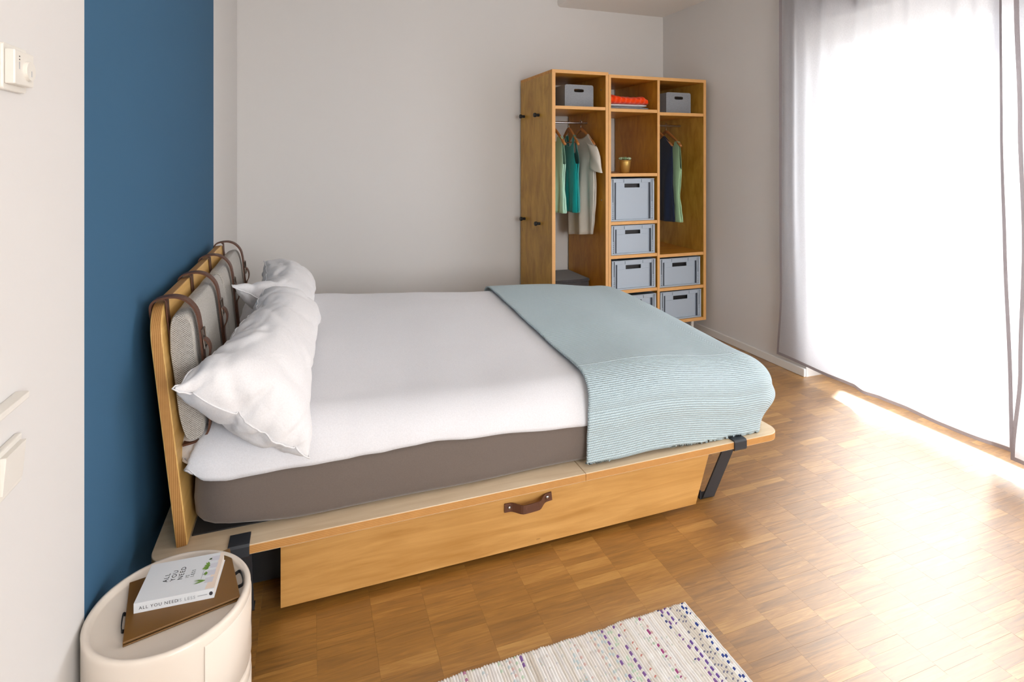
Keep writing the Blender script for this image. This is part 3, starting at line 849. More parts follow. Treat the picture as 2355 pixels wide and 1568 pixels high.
# crates
def crate(h, label, loc, group):
    w, d = .378, .56; t = .004
    r = thing('storage_crate', (0, 0, 0), label, 'crate', group)
    hh = h; hx = .066; hzt = h-.038; hzb = h-.068
    bm = bmesh.new()   # walls around a hand hole in the front
    bx(bm, -w/2+.006, w/2-.006, .010, .014, .012, hzb); bx(bm, -w/2+.006, w/2-.006, .010, .014, hzt, hh-.004)
    bx(bm, -w/2+.006, -hx, .010, .014, hzb, hzt); bx(bm, hx, w/2-.006, .010, .014, hzb, hzt)
    bx(bm, -w/2+.006, w/2-.006, d-.014, d-.010, .012, hh-.004)
    bx(bm, -w/2+.006, -w/2+.010, .014, d-.014, .012, hh-.004); bx(bm, w/2-.010, w/2-.006, .014, d-.014, .012, hh-.004)
    bx(bm, -w/2+.012, w/2-.012, .014, d-.014, 0, .012)
    obj('body', bm, M['crate'], r)
    for sg in (-1, 1):       # dark strips paint the shade in the grooves behind the ribs
        a, b = sorted((sg*(w/2-.012), sg*(w/2-.047))); obj('groove_shade', box(a, b, .0085, .0099, .012, hh-.006), M['crate_shade'], r)
    bm = bmesh.new(); bx(bm, -hx-.004, hx+.004, .03, .032, hzb-.006, hzt+.006); obj('hand_hole_shade', bm, M['black'], r)  # black plate paints the dark inside of the hand hole
    bm = bmesh.new()   # rim band: short pieces with notches
    for a, b in ((-w/2+.024, -hx-.014), (-hx-.007, hx+.007), (hx+.014, w/2-.030)):
        obj('rim_band', box(a, b, .004, .0095, hh-.030, hh-.0062, bev=.0008), M['crate'], r)
    bx(bm, -w/2, w/2, -.001, .0099, hh-.006, hh, bev=.001); bx(bm, -w/2, w/2, d-.010, d, hh-.02, hh); bx(bm, -w/2, -w/2+.006, 0, d, hh-.02, hh); bx(bm, w/2-.006, w/2, 0, d, hh-.02, hh)
    obj('rim', bm, M['crate'], r)
    for sg in (-1, 1):
        a, b = sorted((sg*(w/2), sg*(w/2-.016))); obj('rib', bx(bmesh.new(), a, b, 0, .0098, .012, hh-.0065, bev=.0008), M['crate'], r)
        a, b = sorted((sg*(w/2-.023), sg*(w/2-.032))); obj('rib', bx(bmesh.new(), a, b, 0, .0084, .012, hh-.0065, bev=.0008), M['crate'], r)
        bm = bmesh.new()
        for k in range(int((hh*.40)/.014)):
            a, b = sorted((sg*(w/2-.0165), sg*(w/2-.0225))); bx(bm, a, b, .002, .0084, .020+k*.014, .028+k*.014)
        o = obj('rack_teeth', bm, M['crate'], r); o['kind'] = 'stuff'
    bx_ = bx(bmesh.new(), -w/2, w/2, -.001, .0099, 0, .0115, bev=.001); obj('base_rim', bx_, M['crate'], r)
    for q in ((-w/2+.0515, -hx-.012, hzb-.004, hzb-.001), (hx+.012, w/2-.0515, hzb-.004, hzb-.001), (-w/2+.048, -w/2+.051, .012, hh-.031), (w/2-.051, w/2-.048, .012, hh-.031)):
        obj('panel_bead', box(q[0], q[1], .006, .0099, q[2], q[3]), M['crate'], r)
    r.location = loc
    return r
CY = WY+.018
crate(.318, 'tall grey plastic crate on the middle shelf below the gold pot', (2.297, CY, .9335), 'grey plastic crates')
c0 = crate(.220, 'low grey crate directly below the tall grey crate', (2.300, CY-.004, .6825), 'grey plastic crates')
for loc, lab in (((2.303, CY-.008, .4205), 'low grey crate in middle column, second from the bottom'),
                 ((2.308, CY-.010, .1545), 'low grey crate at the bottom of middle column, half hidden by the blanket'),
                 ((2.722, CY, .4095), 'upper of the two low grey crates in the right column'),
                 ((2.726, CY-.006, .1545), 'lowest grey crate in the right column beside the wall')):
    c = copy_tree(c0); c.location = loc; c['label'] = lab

# felt baskets
def basket(x0, x1, y0, y1, z0, h, hx, hw, label):
    r = thing('felt_basket', ((x0+x1)/2, (y0+y1)/2, z0), label, 'basket', 'grey felt baskets')
    w = x1-x0; t = .005
    for yy in (y0, y1-t):
        # front / back sheet with rounded upper corners and an oval hole: outer loop bridged to inner loop
        out = rrect(w, h, .016, 6, (0, 0, 1, 1)); cxh, czh = hx-x0, h*.74
        n = 40; inner = []
        def stad(k):
            a = 2*PI*k/n; s = lambda q: math.copysign(abs(q)**.45, q)
            return (cxh+hw/2*s(math.cos(a)), czh+.012*s(math.sin(a)))
        def outer(k):
            a = 2*PI*k/n; dx, dz = math.cos(a), math.sin(a); best = None
            for (p, q) in zip(out, out[1:]+out[:1]):
                ex, ez = q[0]-p[0], q[1]-p[1]; den = dx*ez-dz*ex
                if abs(den) < 1e-9: continue
                s = ((p[0]-cxh)*ez-(p[1]-czh)*ex)/den; u = ((p[0]-cxh)*dz-(p[1]-czh)*dx)/den
                if s > 0 and -1e-6 <= u <= 1+1e-6: best = s if best is None else max(best, s)
            return (cxh+dx*best, czh+dz*best)
        angs = sorted(set([2*PI*k/n for k in range(n)]+[math.atan2(p[1]-czh, p[0]-cxh) % (2*PI) for p in out]))
        bm = bmesh.new(); L = []
        for yv in (yy, yy+t):
            I = []; O = []
            for a in angs:
                k = a*n/(2*PI); p = stad(k); q = outer(k)
                I.append(bm.verts.new((x0+p[0], yv, z0+p[1]))); O.append(bm.verts.new((x0+q[0], yv, z0+q[1])))
            L.append((I, O))
        m = len(angs); (I0, O0), (I1, O1) = L
        for i in range(m):
            j = (i+1) % m
            for q in ((I0[i], O0[i], O0[j], I0[j]), (I1[i], I1[j], O1[j], O1[i]), (I0[i], I0[j], I1[j], I1[i]), (O0[i], O1[i], O1[j], O0[j])): bm.faces.new(q)
        bmesh.ops.recalc_face_normals(bm, faces=bm.faces)
        obj('end_panel', bm, M['felt'], r)
    bm = bmesh.new(); bx(bm, x0, x0+t, y0+t, y1-t, z0, z0+h-.004); bx(bm, x1-t, x1, y0+t, y1-t, z0, z0+h-.004); bx(bm, x0+t, x1-t, y0+t, y1-t, z0, z0+t)
    obj('body', bm, M['felt'], r)
    return r
basket(1.763, 1.997, 3.74, 4.06, 1.7795, .166, 1.878, .080, 'grey felt basket with oval handle hole on the left top shelf')
basket(2.638, 2.868, 3.74, 4.06, 1.7565, .166, 2.755, .080, 'grey felt basket with oval handle hole on the right top shelf')
# felt box at the bottom of the left unit
r = thing('felt_box', (1.85, 4.08, .155), 'dark grey felt box at the bottom of the left wardrobe unit', 'box')
bm = bmesh.new(); bx(bm, 1.66, 2.045, 3.90, 4.27, .155, .455, bev=.006); obj('body', bm, M['felt_dark'], r)
obj('lid', box(1.656, 2.049, 3.896, 4.274, .4555, .475, bev=.004), M['felt_dark'], r)

# folded clothes
def folded(x0, x1, y0, y1, z0, z1, mat, label, name, seed, ragged=0, col='white_cloth'):
    nu, nv = 60, 28
    def fn(u, v):
        a = 2*PI*v; s = lambda q, p: math.copysign(abs(q)**p, q)
        x = lerp(x0, x1, u); e = (1-abs(2*u-1)**6)
        c, sn = s(math.cos(a), .5), s(math.sin(a), .7)
        hy = (y1-y0)/2*(.9+.1*e); hz = (z1-z0)/2*(.25+.75*e**.5)
        y = (y0+y1)/2+hy*c+.006*nz(x*30, v*4, seed)
        z = (z0+z1)/2+hz*sn+(ragged*nz(x*22, y*22, seed)+ragged*.8*math.sin(x*60+y*20)) * (1 if sn > 0 else 0.0)
        x += ragged*.8*nz(y*20, z*30, seed)
        return (x, y, max(z, z0))
    bm = grid(nu, nv, fn); bmesh.ops.remove_doubles(bm, verts=bm.verts, dist=1e-5)
    bmesh.ops.holes_fill(bm, edges=[e for e in bm.edges if e.is_boundary], sides=0); bmesh.ops.recalc_face_normals(bm, faces=bm.faces)
    o = obj(name, bm, mat, origin=((x0+x1)/2, (y0+y1)/2, z0), smooth=True); tag(o, label, 'clothing', 'folded clothes on the wardrobe shelf'); return o
folded(2.118, 2.468, 3.715, 3.96, 1.7735, 1.796, M['grey_cloth'], 'grey folded garment at the bottom of the clothes pile', 'folded_garment', 3)
folded(2.125, 2.455, 3.722, 3.95, 1.7965, 1.817, M['white_cloth'], 'white folded garment between grey one and orange one', 'folded_garment', 7)
def orange_bm():
    nu, nv = 90, 44
    x0, x1, y0, y1 = 2.115, 2.462, 3.712, 3.94
    def fn(u, v):
        a = 2*PI*v; s = lambda q, p: math.copysign(abs(q)**p, q)
        x = lerp(x0, x1, u); e = max(0, 1-abs(2*u-1)**5)
        hgt = .080-.026*sst(0, .35, u)+.012*sst(.75, .93, u)*(1-sst(.93, 1, u))
        c, sn = s(math.cos(a), .5), s(math.sin(a), .8)
        y = (y0+y1)/2+(y1-y0)/2*c*(.88+.12*e)+.007*math.sin(x*150)*(1 if c < 0 else 0)
        z = 1.8175+(hgt*.5*(1+sn))*(.3+.7*e**.4)+.005*nz(x*30, y*20, 2)*(sn > -.5)+.004*math.sin(x*170+y*40)*(sn > -.2)
        return (x+.006*nz(y*20, z*40, 3), y, max(z, 1.8176))
    bm = grid(nu, nv, fn); bmesh.ops.remove_doubles(bm, verts=bm.verts, dist=1e-5)
    bmesh.ops.holes_fill(bm, edges=[e for e in bm.edges if e.is_boundary], sides=0); bmesh.ops.recalc_face_normals(bm, faces=bm.faces); return bm
o = obj('folded_garment', orange_bm(), M['orange'], origin=(2.29, 3.83, 1.8175), smooth=True)
tag(o, 'bright orange ruffled garment on top of the clothes pile', 'clothing', 'folded clothes on the wardrobe shelf')

# gold pot with succulent
px, py, pz = 2.302, 3.80, 1.2915
r = thing('potted_succulent', (px, py, pz), 'small succulent in a shiny gold pot on the middle shelf', 'plant')
bm = bmesh.new(); lathe(bm, (px, py, pz), [(0, .0), (.031, 0), (.034, .002), (.046, .085), (.048, .092), (.050, .093), (.050, .096), (.047, .0965), (.045, .092), (.043, .07), (0, .068)], 40)
obj('pot', bm, M['gold'], r, smooth=True)
bm = bmesh.new(); lathe(bm, (px, py, pz), [(0, .072), (.030, .0716), (.0425, .071)], 24); obj('soil', bm, M['soil'], r)
random.seed(4)
ros = [(0, 0, 1.0)]+[(math.cos(a)*.034, math.sin(a)*.034, .9) for a in [k*2*PI/6 for k in range(6)]]
for k, (dx, dy, sc) in enumerate(ros):
    bm = bmesh.new(); base = Vector((px+dx, py+dy, pz+.094))
    lean = Vector((dx*9, dy*9, 1)).normalized()
    for ring, (n, ln, el) in enumerate(((6, .026, .25), (5, .021, .75), (4, .014, 1.2))):
        for i in range(n):
            a = 2*PI*(i+.5*ring)/n+random.uniform(-.1, .1)
            d = Vector((math.cos(a)*math.cos(el), math.sin(a)*math.cos(el), math.sin(el)))
            d = (d+lean*.4).normalized(); up = base+Vector((0, 0, .008+.003*ring)); L = ln*sc
            tube(bm, [up, up+d*L*.45, up+d*L*.8, up+d*L], [.0035, .0078*sc, .0058*sc, .0008], 6)
    obj('rosette', bm, M['succ'] if k % 2 == 0 else M['succ2'], r, smooth=True)
    # stem into the soil
# ------------------------------------------------------------------ hangers and garments
def hanger(x, y, zr, label, rot=0.0, half=.205, drop=.125):
    r = thing('coat_hanger', (x, y, zr), label, 'hanger', 'wooden hangers on the rails'); c, s = math.cos(rot), math.sin(rot)
    def P(w, z, d=0): return (x+w*s+d*c, y+w*c-d*s, zr+z)
    bm = bmesh.new(); pts = []
    for k in range(15):
        a = lerp(-.35*PI, 1.02*PI, k/14); pts.append(P(-math.cos(a)*.0135*1.0+.0, .0 + math.sin(a)*.0125))
    pts = pts[::-1]
    low = [P(0, -.03), P(0, -.055)]
    pts = [P(-.0135*math.cos(a), .0125*math.sin(a)) for a in [lerp(-.15*PI, 1.0*PI, k/12) for k in range(13)]]
    pts += [P(.0125, -.012), P(.004, -.022), P(0, -.03), P(0, -.06)]
    tube(bm, pts, .0019, 6); obj('hook', bm, M['wire'], r, smooth=True)
    bm = bmesh.new(); n = 24; ring = []
    arms = [P((2*k/n-1)*half, -.058-drop*abs(2*k/n-1)**1.25) for k in range(n+1)]
    rad = [.006+.008*(1-abs(2*k/n-1))+.004*(abs(2*k/n-1) > .8) for k in range(n+1)]
    tube(bm, arms, rad, 10); obj('arms', bm, M['hanger'], r, smooth=True)
    bm = bmesh.new(); cyl(bm, P(-half*.86, -.058-drop*.83), P(half*.86, -.058-drop*.83), .004, n=8); obj('trouser_bar', bm, M['hanger'], r, smooth=True)
    return r
def garment(name, x, zt, half, hem, chest, prof, top_f, top_b, mat, label, rot=0.0, th=.034, seed=0, fold=.009, cen=0.0, sleeves=(), freq=60, hemw=0.0):
    """front and back sheets of vertical columns from the hem up to a top line; w runs away from the camera"""
    c, s = math.cos(rot), math.sin(rot); y = 3.957
    def P(w, z, d): return Vector((x+w*s+d*c, y+w*c-d*s, zt+z))
    bm = bmesh.new(); nu, nv = 84, 44
    def hw(z):     # half width as a function of height
        t = (z-hem)/(chest-hem)
        if t >= 1: return half
        k = min(len(prof)-2, int(max(0, t)*(len(prof)-1))); f = t*(len(prof)-1)-k; f = f*f*(3-2*f)
        return half*lerp(prof[k], prof[k+1], f)
    for side, top in ((1, top_f), (-1, top_b)):
        G = []
        for j in range(nv+1):
            row = []
            for i in range(nu+1):
                m = 2*i/nu-1; zt_ = top(m); v = (j/nv)**.9
                z = lerp(hem+hemw*m, zt_, v)
                w = cen+m*hw(z)
                bulge = max(0, 1-m*m)**.5
                up = sst(chest-.06, -.075, z)
                d = side*(th*bulge*(1-.88*up)+.0015)
                amp = fold*sst(chest+.10, chest-.30, z)
                d += amp*(math.sin(w*freq+seed+side)+.5*math.sin(w*freq*1.9+seed*2))*min(1, bulge*1.6)
                d += .004*nz(w*10, z*5, seed+side)
                row.append(bm.verts.new(P(w, z, d)))
            G.append(row)
        for j in range(nv):
            for i in range(nu):
                q = (G[j][i], G[j][i+1], G[j+1][i+1], G[j+1][i])
                if (q[0].co-q[3].co).length < 1e-5 and (q[1].co-q[2].co).length < 1e-5: continue
                f = bm.faces.new(q if side < 0 else q[::-1]); f.smooth = True
    for sg in sleeves:
        nu2, nv2 = 28, 16; G = []
        for j in range(nv2+1):
            v = j/nv2; row = []
            for i in range(nu2+1):
                a = 2*PI*i/nu2
                cw = cen+sg*lerp(half-.040, half+.026, v**.7); cz = lerp(-.200, -.375, v)
                rw, rd = lerp(.060, .072, v), lerp(.022, .030, v)
                row.append(bm.verts.new(P(cw+rw*math.cos(a), cz+.25*rw*math.cos(a)*-sg+(.020*(1-v)), rd*math.sin(a)+.004*math.sin(v*7+a*2))))
            G.append(row)
        for j in range(nv2):
            for i in range(nu2):
                f = bm.faces.new((G[j][i], G[j][i+1], G[j+1][i+1], G[j+1][i])); f.smooth = True
    o = obj(name, bm, mat, origin=(x, y, zt), smooth=True)
    m = o.modifiers.new('t', 'SOLIDIFY'); m.thickness = .0015; m.offset = 0
    tag(o, label, 'clothing', 'clothes on hangers in the wardrobe'); return o
def strap_top(chest, neck, sm, sw, zs, arm):
    """sleeveless top line: strap centred at |m|=sm with half width sw, neck depth, armhole reaching the chest line"""
    def f(m):
        a = abs(m)
        if a < sm-sw: return neck+.012*math.cos(PI*a/(sm-sw)*.5)*-1+.02*(a/(sm-sw))**6
        if a < sm+sw: return zs-.006*abs(a-sm)/sw
        t = (a-sm-sw)/(1-sm-sw)
        return lerp(arm, chest, min(1, t*1.15)) if t > .02 else arm
    def g(m):      # blend the strap edges over a few columns
        return f(m)
    return g
def tee_top(neck, nm, zn, zs):
    def f(m):
        a = abs(m); sh = zn-(zn-zs)*max(0, (a-nm)/(1-nm))**1.1
        return zn-neck*math.cos(PI/2*(a/nm))**.7 if a < nm else sh
    return f
# w negative = towards the camera (smaller y)
hanger(1.900, 3.957, 1.6885, 'wooden hanger holding the teal tank top', rot=.10)
hanger(2.003, 3.957, 1.6885, 'wooden hanger holding the stone grey shirt', rot=-.05)
hanger(2.790, 3.957, 1.6815, 'wooden hanger holding the sage green top', rot=.05, half=.215)
hanger(2.700, 3.957, 1.6815, 'wooden hanger holding the navy top', rot=0)
hanger(1.770, 3.957, 1.6885, 'wooden hanger holding the mint green top, mostly hidden by the side panel', rot=0)
garment('tank_top', 1.900, 1.6885, .160, -.690, -.315, [1.02, .98, .90, .88, 1.0], strap_top(-.325, -.235, .52, .10, -.106, -.20), strap_top(-.325, -.18, .52, .10, -.106, -.20), M['teal'], 'teal tank top with thin straps on the left rail', rot=.10, cen=-.035, seed=1, fold=.007, freq=48)
garment('tank_top', 1.772, 1.6885, .180, -.690, -.33, [1.06, 1.0, .93, .93, 1.0], strap_top(-.33, -.22, .60, .24, -.118, -.15), strap_top(-.33, -.17, .60, .24, -.118, -.15), M['mint'], 'mint green sleeveless top half hidden by the left side panel', rot=0, cen=-.01, seed=4, fold=.008, freq=55)
garment('shirt', 1.998, 1.6885, .205, -.875, -.33, [.84, .93, 1.0, 1.02, 1.0], tee_top(.085, .50, -.098, -.190), tee_top(.035, .50, -.098, -.190), M['tee'], 'stone grey short sleeved shirt hanging on the left rail', rot=-.05, cen=-.01, seed=2, fold=.014, freq=36, sleeves=(-1, 1), hemw=-.02)
garment('top', 2.690, 1.6815, .205, -.775, -.36, [1.15, 1.10, 1.04, 1.0, 1.0], tee_top(.09, .45, -.096, -.190), tee_top(.035, .45, -.096, -.190), M['navy'], 'navy top hanging beside the divider on the right rail', rot=0, cen=-.02, seed=6, fold=.008, freq=40)
garment('tank_top', 2.790, 1.6815, .195, -.785, -.37, [1.04, .94, .86, .92, 1.0], strap_top(-.37, -.22, .72, .17, -.140, -.19), strap_top(-.37, -.19, .72, .17, -.140, -.19), M['sage'], 'sage green sleeveless top behind the navy one', rot=.05, cen=-.02, seed=3, fold=.009, freq=44)

# ------------------------------------------------------------------ curtains
def fold_x(y, z, seed):
    s = sst(2.5, 0, z)
    return (.016*math.sin(y*11+seed+.6*math.sin(y*3))+.013*math.sin(y*27+seed*2)*(1-.6*s)+.008*math.sin(y*61+seed))*(1-.3*s)
def hem_spline(pts, y):
    for (a, xa), (b, xb) in zip(pts, pts[1:]):
        if min(a, b) <= y <= max(a, b): 
            t = (y-a)/(b-a); t = t*t*(3-2*t); return lerp(xa, xb, t)
    return pts[0][1] if abs(y-pts[0][0]) < abs(y-pts[-1][0]) else pts[-1][1]
HEM = [(2.97, 2.965), (2.72, 2.975), (2.47, 2.965), (2.40, 2.957), (2.287, 2.915), (2.20, 2.938), (2.066, 2.958), (1.90, 2.950), (1.75, 2.944), (1.60, 2.958)]
def curtain(name, ya_of, yb_of, xoff, z0, label, seed, hem_pts, block_gap=False):
    zt = 2.645
    def F(u, v):
        z = lerp(z0, zt, v); y = lerp(ya_of(z), yb_of(z), u)
        yb_ = lerp(ya_of(z0), yb_of(z0), u)
        low = hem_spline(hem_pts, yb_) if hem_pts else xoff+.012*math.sin(yb_*9)
        up = xoff+fold_x(y, z, seed)
        w = 1-sst(0, 1.3, z)
        x = lerp(up, low, w)
        return Vector((min(x, 2.998), y, z+(.006*math.sin(y*9) if v < .01 else 0)))
    r = thing(name, (xoff, (ya_of(0)+yb_of(0))/2, z0), label, 'curtain', 'sheer curtains at the window')
    b = .018/(zt-z0)
    def sub(u0, u1, v0, v1, nu, nv): return grid(nu, nv, lambda u, v: F(lerp(u0, u1, u), lerp(v0, v1, v)))
    wlen = abs(ya_of(0)-yb_of(0)); hu = .016/wlen
    obj('sheer_panel', sub(hu, 1-hu, b, 1, 220, 60), M['sheer'], r, smooth=True)
    if block_gap:
        bm = grid(6, 40, lambda u, v: Vector((2.982-.012*math.sin(PI*u), lerp(1.50, 1.70, u), lerp(.10, 2.640, v))))
        obj('gap_blocker', bm, M['sheer'], r, smooth=True)  # sheer strip added behind the gap between the curtains to stop the sun
    bm = sub(0, 1, 0, b, 220, 2); o = obj('hem', bm, M['sheer_hem'], r, smooth=True); o['label'] = 'darker double stitched bottom hem'
    for (a, c) in ((0, hu), (1-hu, 1)):
        o = obj('side_hem', sub(a, c, b, 1, 2, 60), M['sheer_hem'], r, smooth=True); o['label'] = 'darker side hem'
    return r
def yb1(z): 
    return hem_spline([(0, 1.600), (.363, 1.602), (1.017, 1.612), (1.566, 1.623), (2.114, 1.627), (2.7, 1.63)], z)
def ya1(z): return lerp(2.962, 2.93, sst(0, .5, z))-.0*z
curtain('curtain', ya1, yb1, 2.945, .082, 'sheer white curtain covering most of the window beside the wardrobe', 0.0, HEM)
def ya2(z): return hem_spline([(0, 1.592), (.076, 1.591), (.48, 1.561), (1.028, 1.547), (1.561, 1.561), (2.095, 1.573), (2.7, 1.58)], z)
curtain('curtain', ya2, lambda z: .12, 2.905, .066, 'sheer white curtain at the right edge of the picture, overlapping the first', 2.0, None, True)
# rail under the lowered ceiling
cr = thing('curtain_track', (2.925, 1.6, 2.673), 'white curtain track fixed under the lowered ceiling', 'curtain track')
bm = bmesh.new(); bx(bm, 2.895, 2.955, .05, 3.05, 2.648, 2.672, bev=.002); obj('track', bm, M['trim'], cr)

# ------------------------------------------------------------------ round side table (two tiers), folder, book
SX, SY, SR, SH = -.2935, 1.468, .164, .40
st = thing('storage_table', (SX, SY, 0), 'round cream two tier plastic storage table at the foot of headboard', 'side table')
def slot(a0, a1, z0, z1, r0, r1, n=24):
    return None
bm = bmesh.new(); lathe(bm, (SX, SY, 0), [(0, .2225), (SR-.012, .2225), (SR-.004, .222), (SR, .226), (SR, .386), (SR+.0005, .394), (SR-.003, .3995), (SR-.008, .400), (SR-.0125, .397), (SR-.0145, .389), (SR-.018, .3865), (0, .3862)], 120)
obj('upper_tier', bm, M['cream'], st, smooth=True)
bm = bmesh.new(); lathe(bm, (SX, SY, 0), [(0, 0), (SR-.01, 0), (SR-.002, .004), (SR, .012), (SR, .196), (SR+.0015, .207), (SR-.001, .2135), (SR-.006, .2165), (0, .2165)], 120)
obj('lower_tier', bm, M['cream'], st, smooth=True)
bm = bmesh.new(); lathe(bm, (SX, SY, 0), [(0, .217), (SR-.008, .217), (SR-.008, .222), (0, .222)], 96); obj('tier_collar', bm, M['cream'], st, smooth=True)
# curved sliding doors with finger holes on the side facing the window
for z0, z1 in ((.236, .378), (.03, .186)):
    n = 40; bm = bmesh.new(); a0, a1 = -1.0, 1.05; V = []
    for k in range(n+1):
        a = lerp(a0, a1, k/n)
        V.append([bm.verts.new((SX+rr*math.cos(a), SY+rr*math.sin(a), z)) for rr, z in ((SR+.0003, z0), (SR+.0022, z0+.002), (SR+.0022, z1-.002), (SR+.0003, z1))])
    for A, B in zip(V, V[1:]):
        for j in range(3): bm.faces.new((A[j], B[j], B[j+1], A[j+1]))
    dd = obj('sliding_door', bm, M['cream'], st, smooth=True)
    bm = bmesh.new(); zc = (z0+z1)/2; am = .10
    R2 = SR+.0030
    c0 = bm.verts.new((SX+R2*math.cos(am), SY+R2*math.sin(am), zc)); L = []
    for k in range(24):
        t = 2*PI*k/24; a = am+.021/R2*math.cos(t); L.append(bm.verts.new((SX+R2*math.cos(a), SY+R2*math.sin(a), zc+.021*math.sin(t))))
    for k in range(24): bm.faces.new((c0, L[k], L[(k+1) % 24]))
    o = obj('finger_hole', bm, M['leather'], dd); o['label'] = 'round finger hole, its dark inside painted on a disc'  # flat brown disc stands in for the shade inside the hole
TZ = .3868
# leather folder with loops
fc = [(-.362, 1.372), (-.147, 1.428), (-.190, 1.612), (-.398, 1.562)]
cx_ = sum(p[0] for p in fc)/4; cy_ = sum(p[1] for p in fc)/4
fo = thing('leather_folder', (cx_, cy_, TZ), 'olive brown leather folder with a dark loop at each end, under the book', 'folder')
def slab(bm, q, z0, z1, mi=0, bev=.0012, tz=None):
    A = [bm.verts.new((x, y, z0)) for x, y in q]; B = [bm.verts.new((x, y, z1)) for x, y in q]
    fs = [bm.faces.new(A[::-1]), bm.faces.new(B)]+[bm.faces.new((A[i], A[(i+1) % 4], B[(i+1) % 4], B[i])) for i in range(4)]
    for f in fs: f.material_index = mi
    if bev: bmesh.ops.bevel(bm, geom=list({e for f in fs for e in f.edges}), offset=bev, segments=2, affect='EDGES', profile=.5)
    return bm
def inset(q, d):
    c = Vector((sum(p[0] for p in q)/4, sum(p[1] for p in q)/4)); return [tuple(c+(Vector(p)-c)*(1-d)) for p in q]
obj('cover', slab(bmesh.new(), fc, TZ+.0062, TZ+.0105), M['olive'], fo)
obj('base', slab(bmesh.new(), fc, TZ+.0003, TZ+.0036), M['olive'], fo)
o = obj('inner_pages', slab(bmesh.new(), inset(fc, .03), TZ+.0037, TZ+.0061, bev=0), M['black'], fo)
def loop(pa, pb, outw, h):
    a, b = Vector((*pa, 0)), Vector((*pb, 0)); n = Vector((b.y-a.y, a.x-b.x, 0)).normalized()*outw
    P = [a+Vector((0, 0, TZ+.004)), a+n*.8+Vector((0, 0, TZ+.007)), (a+b)/2+n+Vector((0, 0, TZ+h)), b+n*.8+Vector((0, 0, TZ+.007)), b+Vector((0, 0, TZ+.004))]
    return tube(bmesh.new(), [spl(P, k/16) for k in range(17)], 0, flat=(.007, .002, (0, 0, 1)))
e1, e2 = Vector(fc[1]), Vector(fc[2])
obj('loop', loop(tuple(e1.lerp(e2, .22)), tuple(e1.lerp(e2, .48)), .013, .009), M['black'], fo)
e1, e2 = Vector(fc[3]), Vector(fc[0])
obj('loop', loop(tuple(e1.lerp(e2, .52)), tuple(e1.lerp(e2, .78)), .006, .009), M['black'], fo)
# the book
BZ0, BZ1 = TZ+.0107, TZ+.0325
O = Vector((-.362, 1.452)); X_ = Vector((1, -.055)).normalized(); Y_ = Vector((.055, 1)).normalized()
BL, BWd = .160, .124
bk = thing('book', (O.x, O.y, BZ0), 'white paperback titled All You Need is Less lying on the folder', 'book')
def B2(a, b): return tuple(O+X_*a+Y_*b)
obj('back_cover', slab(bmesh.new(), [B2(0, 0), B2(BL, 0), B2(BL, BWd), B2(0, BWd)], BZ0, BZ0+.001, bev=0), M['paper'], bk)
obj('cover', slab(bmesh.new(), [B2(0, 0), B2(BL, 0), B2(BL, BWd), B2(0, BWd)], BZ1-.001, BZ1, bev=0), M['paper'], bk)
obj('spine', slab(bmesh.new(), [B2(0, -.0012), B2(BL, -.0012), B2(BL, 0.0001), B2(0, 0.0001)], BZ0, BZ1, bev=0), M['paper'], bk)
obj('pages', slab(bmesh.new(), [B2(.001, .0002), B2(BL-.002, .0002), B2(BL-.002, BWd-.002), B2(.001, BWd-.002)], BZ0+.0011, BZ1-.0011, bev=0), M['pages'], bk)
def place_text(body, size, fn, mat, spacing=1.1, line=1.0, name='print', align='LEFT'):
    me = text_mesh(body, size, spacing, line, .00005, align)
    off = world(bk)
    for v in me.vertices: v.co = Vector(fn(v.co.x, v.co.y, v.co.z))-off
    return link(name, me, mat, bk)
# cover text: reading direction +Y, letter tops towards -X
def cov(x0, y0): 
    def f(a, b, c): q = O+X_*(x0-b)+Y_*(y0+a); return (q.x, q.y, BZ1+.0002+abs(c))
    return f
for k, w in enumerate(('ALL', 'YOU', 'NEED')): place_text(w, .0150, cov(.052+k*.0152, .050), M['ink'], 1.25, name='title')
place_text('IS', .0105, cov(.0955, .052), M['ink_grey'], 1.3, name='title'); place_text('LESS', .0105, cov(.1060, .052), M['ink_grey'], 1.3, name='title')
def spn(x0, z0):
    def f(a, b, c): q = O+X_*(x0+a)-Y_*(.0014+abs(c)); return (q.x, q.y, z0+b)
    return f
place_text('ALL YOU NEED', .0098, spn(.010, BZ0+.0068), M['ink'], 1.18, name='spine_title'); place_text('IS LESS', .0098, spn(.086, BZ0+.0068), M['ink_grey'], 1.25, name='spine_title')
def flat(q, z, mat, name, dz=.0002):
    bm = bmesh.new(); slab(bm, q, z, z+dz, bev=0); return obj(name, bm, mat, bk)
flat([B2(.124, .038), B2(.1250, .038), B2(.1250, .078), B2(.124, .078)], BZ1, M['ink_grey'], 'author_line')
bm = bmesh.new(); q0 = O+X_*.126-Y_*.0013; bx(bm, 0, .020, 0, .0003, 0, .0016)
for v in bm.verts: v.co = Vector((q0.x+X_.x*v.co.x, q0.y+X_.y*v.co.x-v.co.y, BZ0+.010+v.co.z))
obj('author_line', bm, M['ink_grey'], bk)
bm = bmesh.new(); q0 = O+X_*.1535-Y_*.0013; n = 24
A = [bm.verts.new((q0.x+X_.x*.0038*math.cos(2*PI*k/n), q0.y-.0003+X_.y*.0038*math.cos(2*PI*k/n), BZ0+.0115+.0044*math.sin(2*PI*k/n))) for k in range(n)]
bm.faces.new(A); o = obj('publisher_mark', bm, M['ink'], bk); o['label'] = 'round dark mark on the spine'
flat([B2(.1505, .001), B2(.1598, .001), B2(.1598, BWd-.001), B2(.1505, BWd-.001)], BZ1, M['tbl_print'], 'cover_print', .00015)
flat([B2(.140, .001), B2(.1505, .001), B2(.1505, .046), B2(.1440, .046)], BZ1, M['tbl_print'], 'cover_print', .0001)
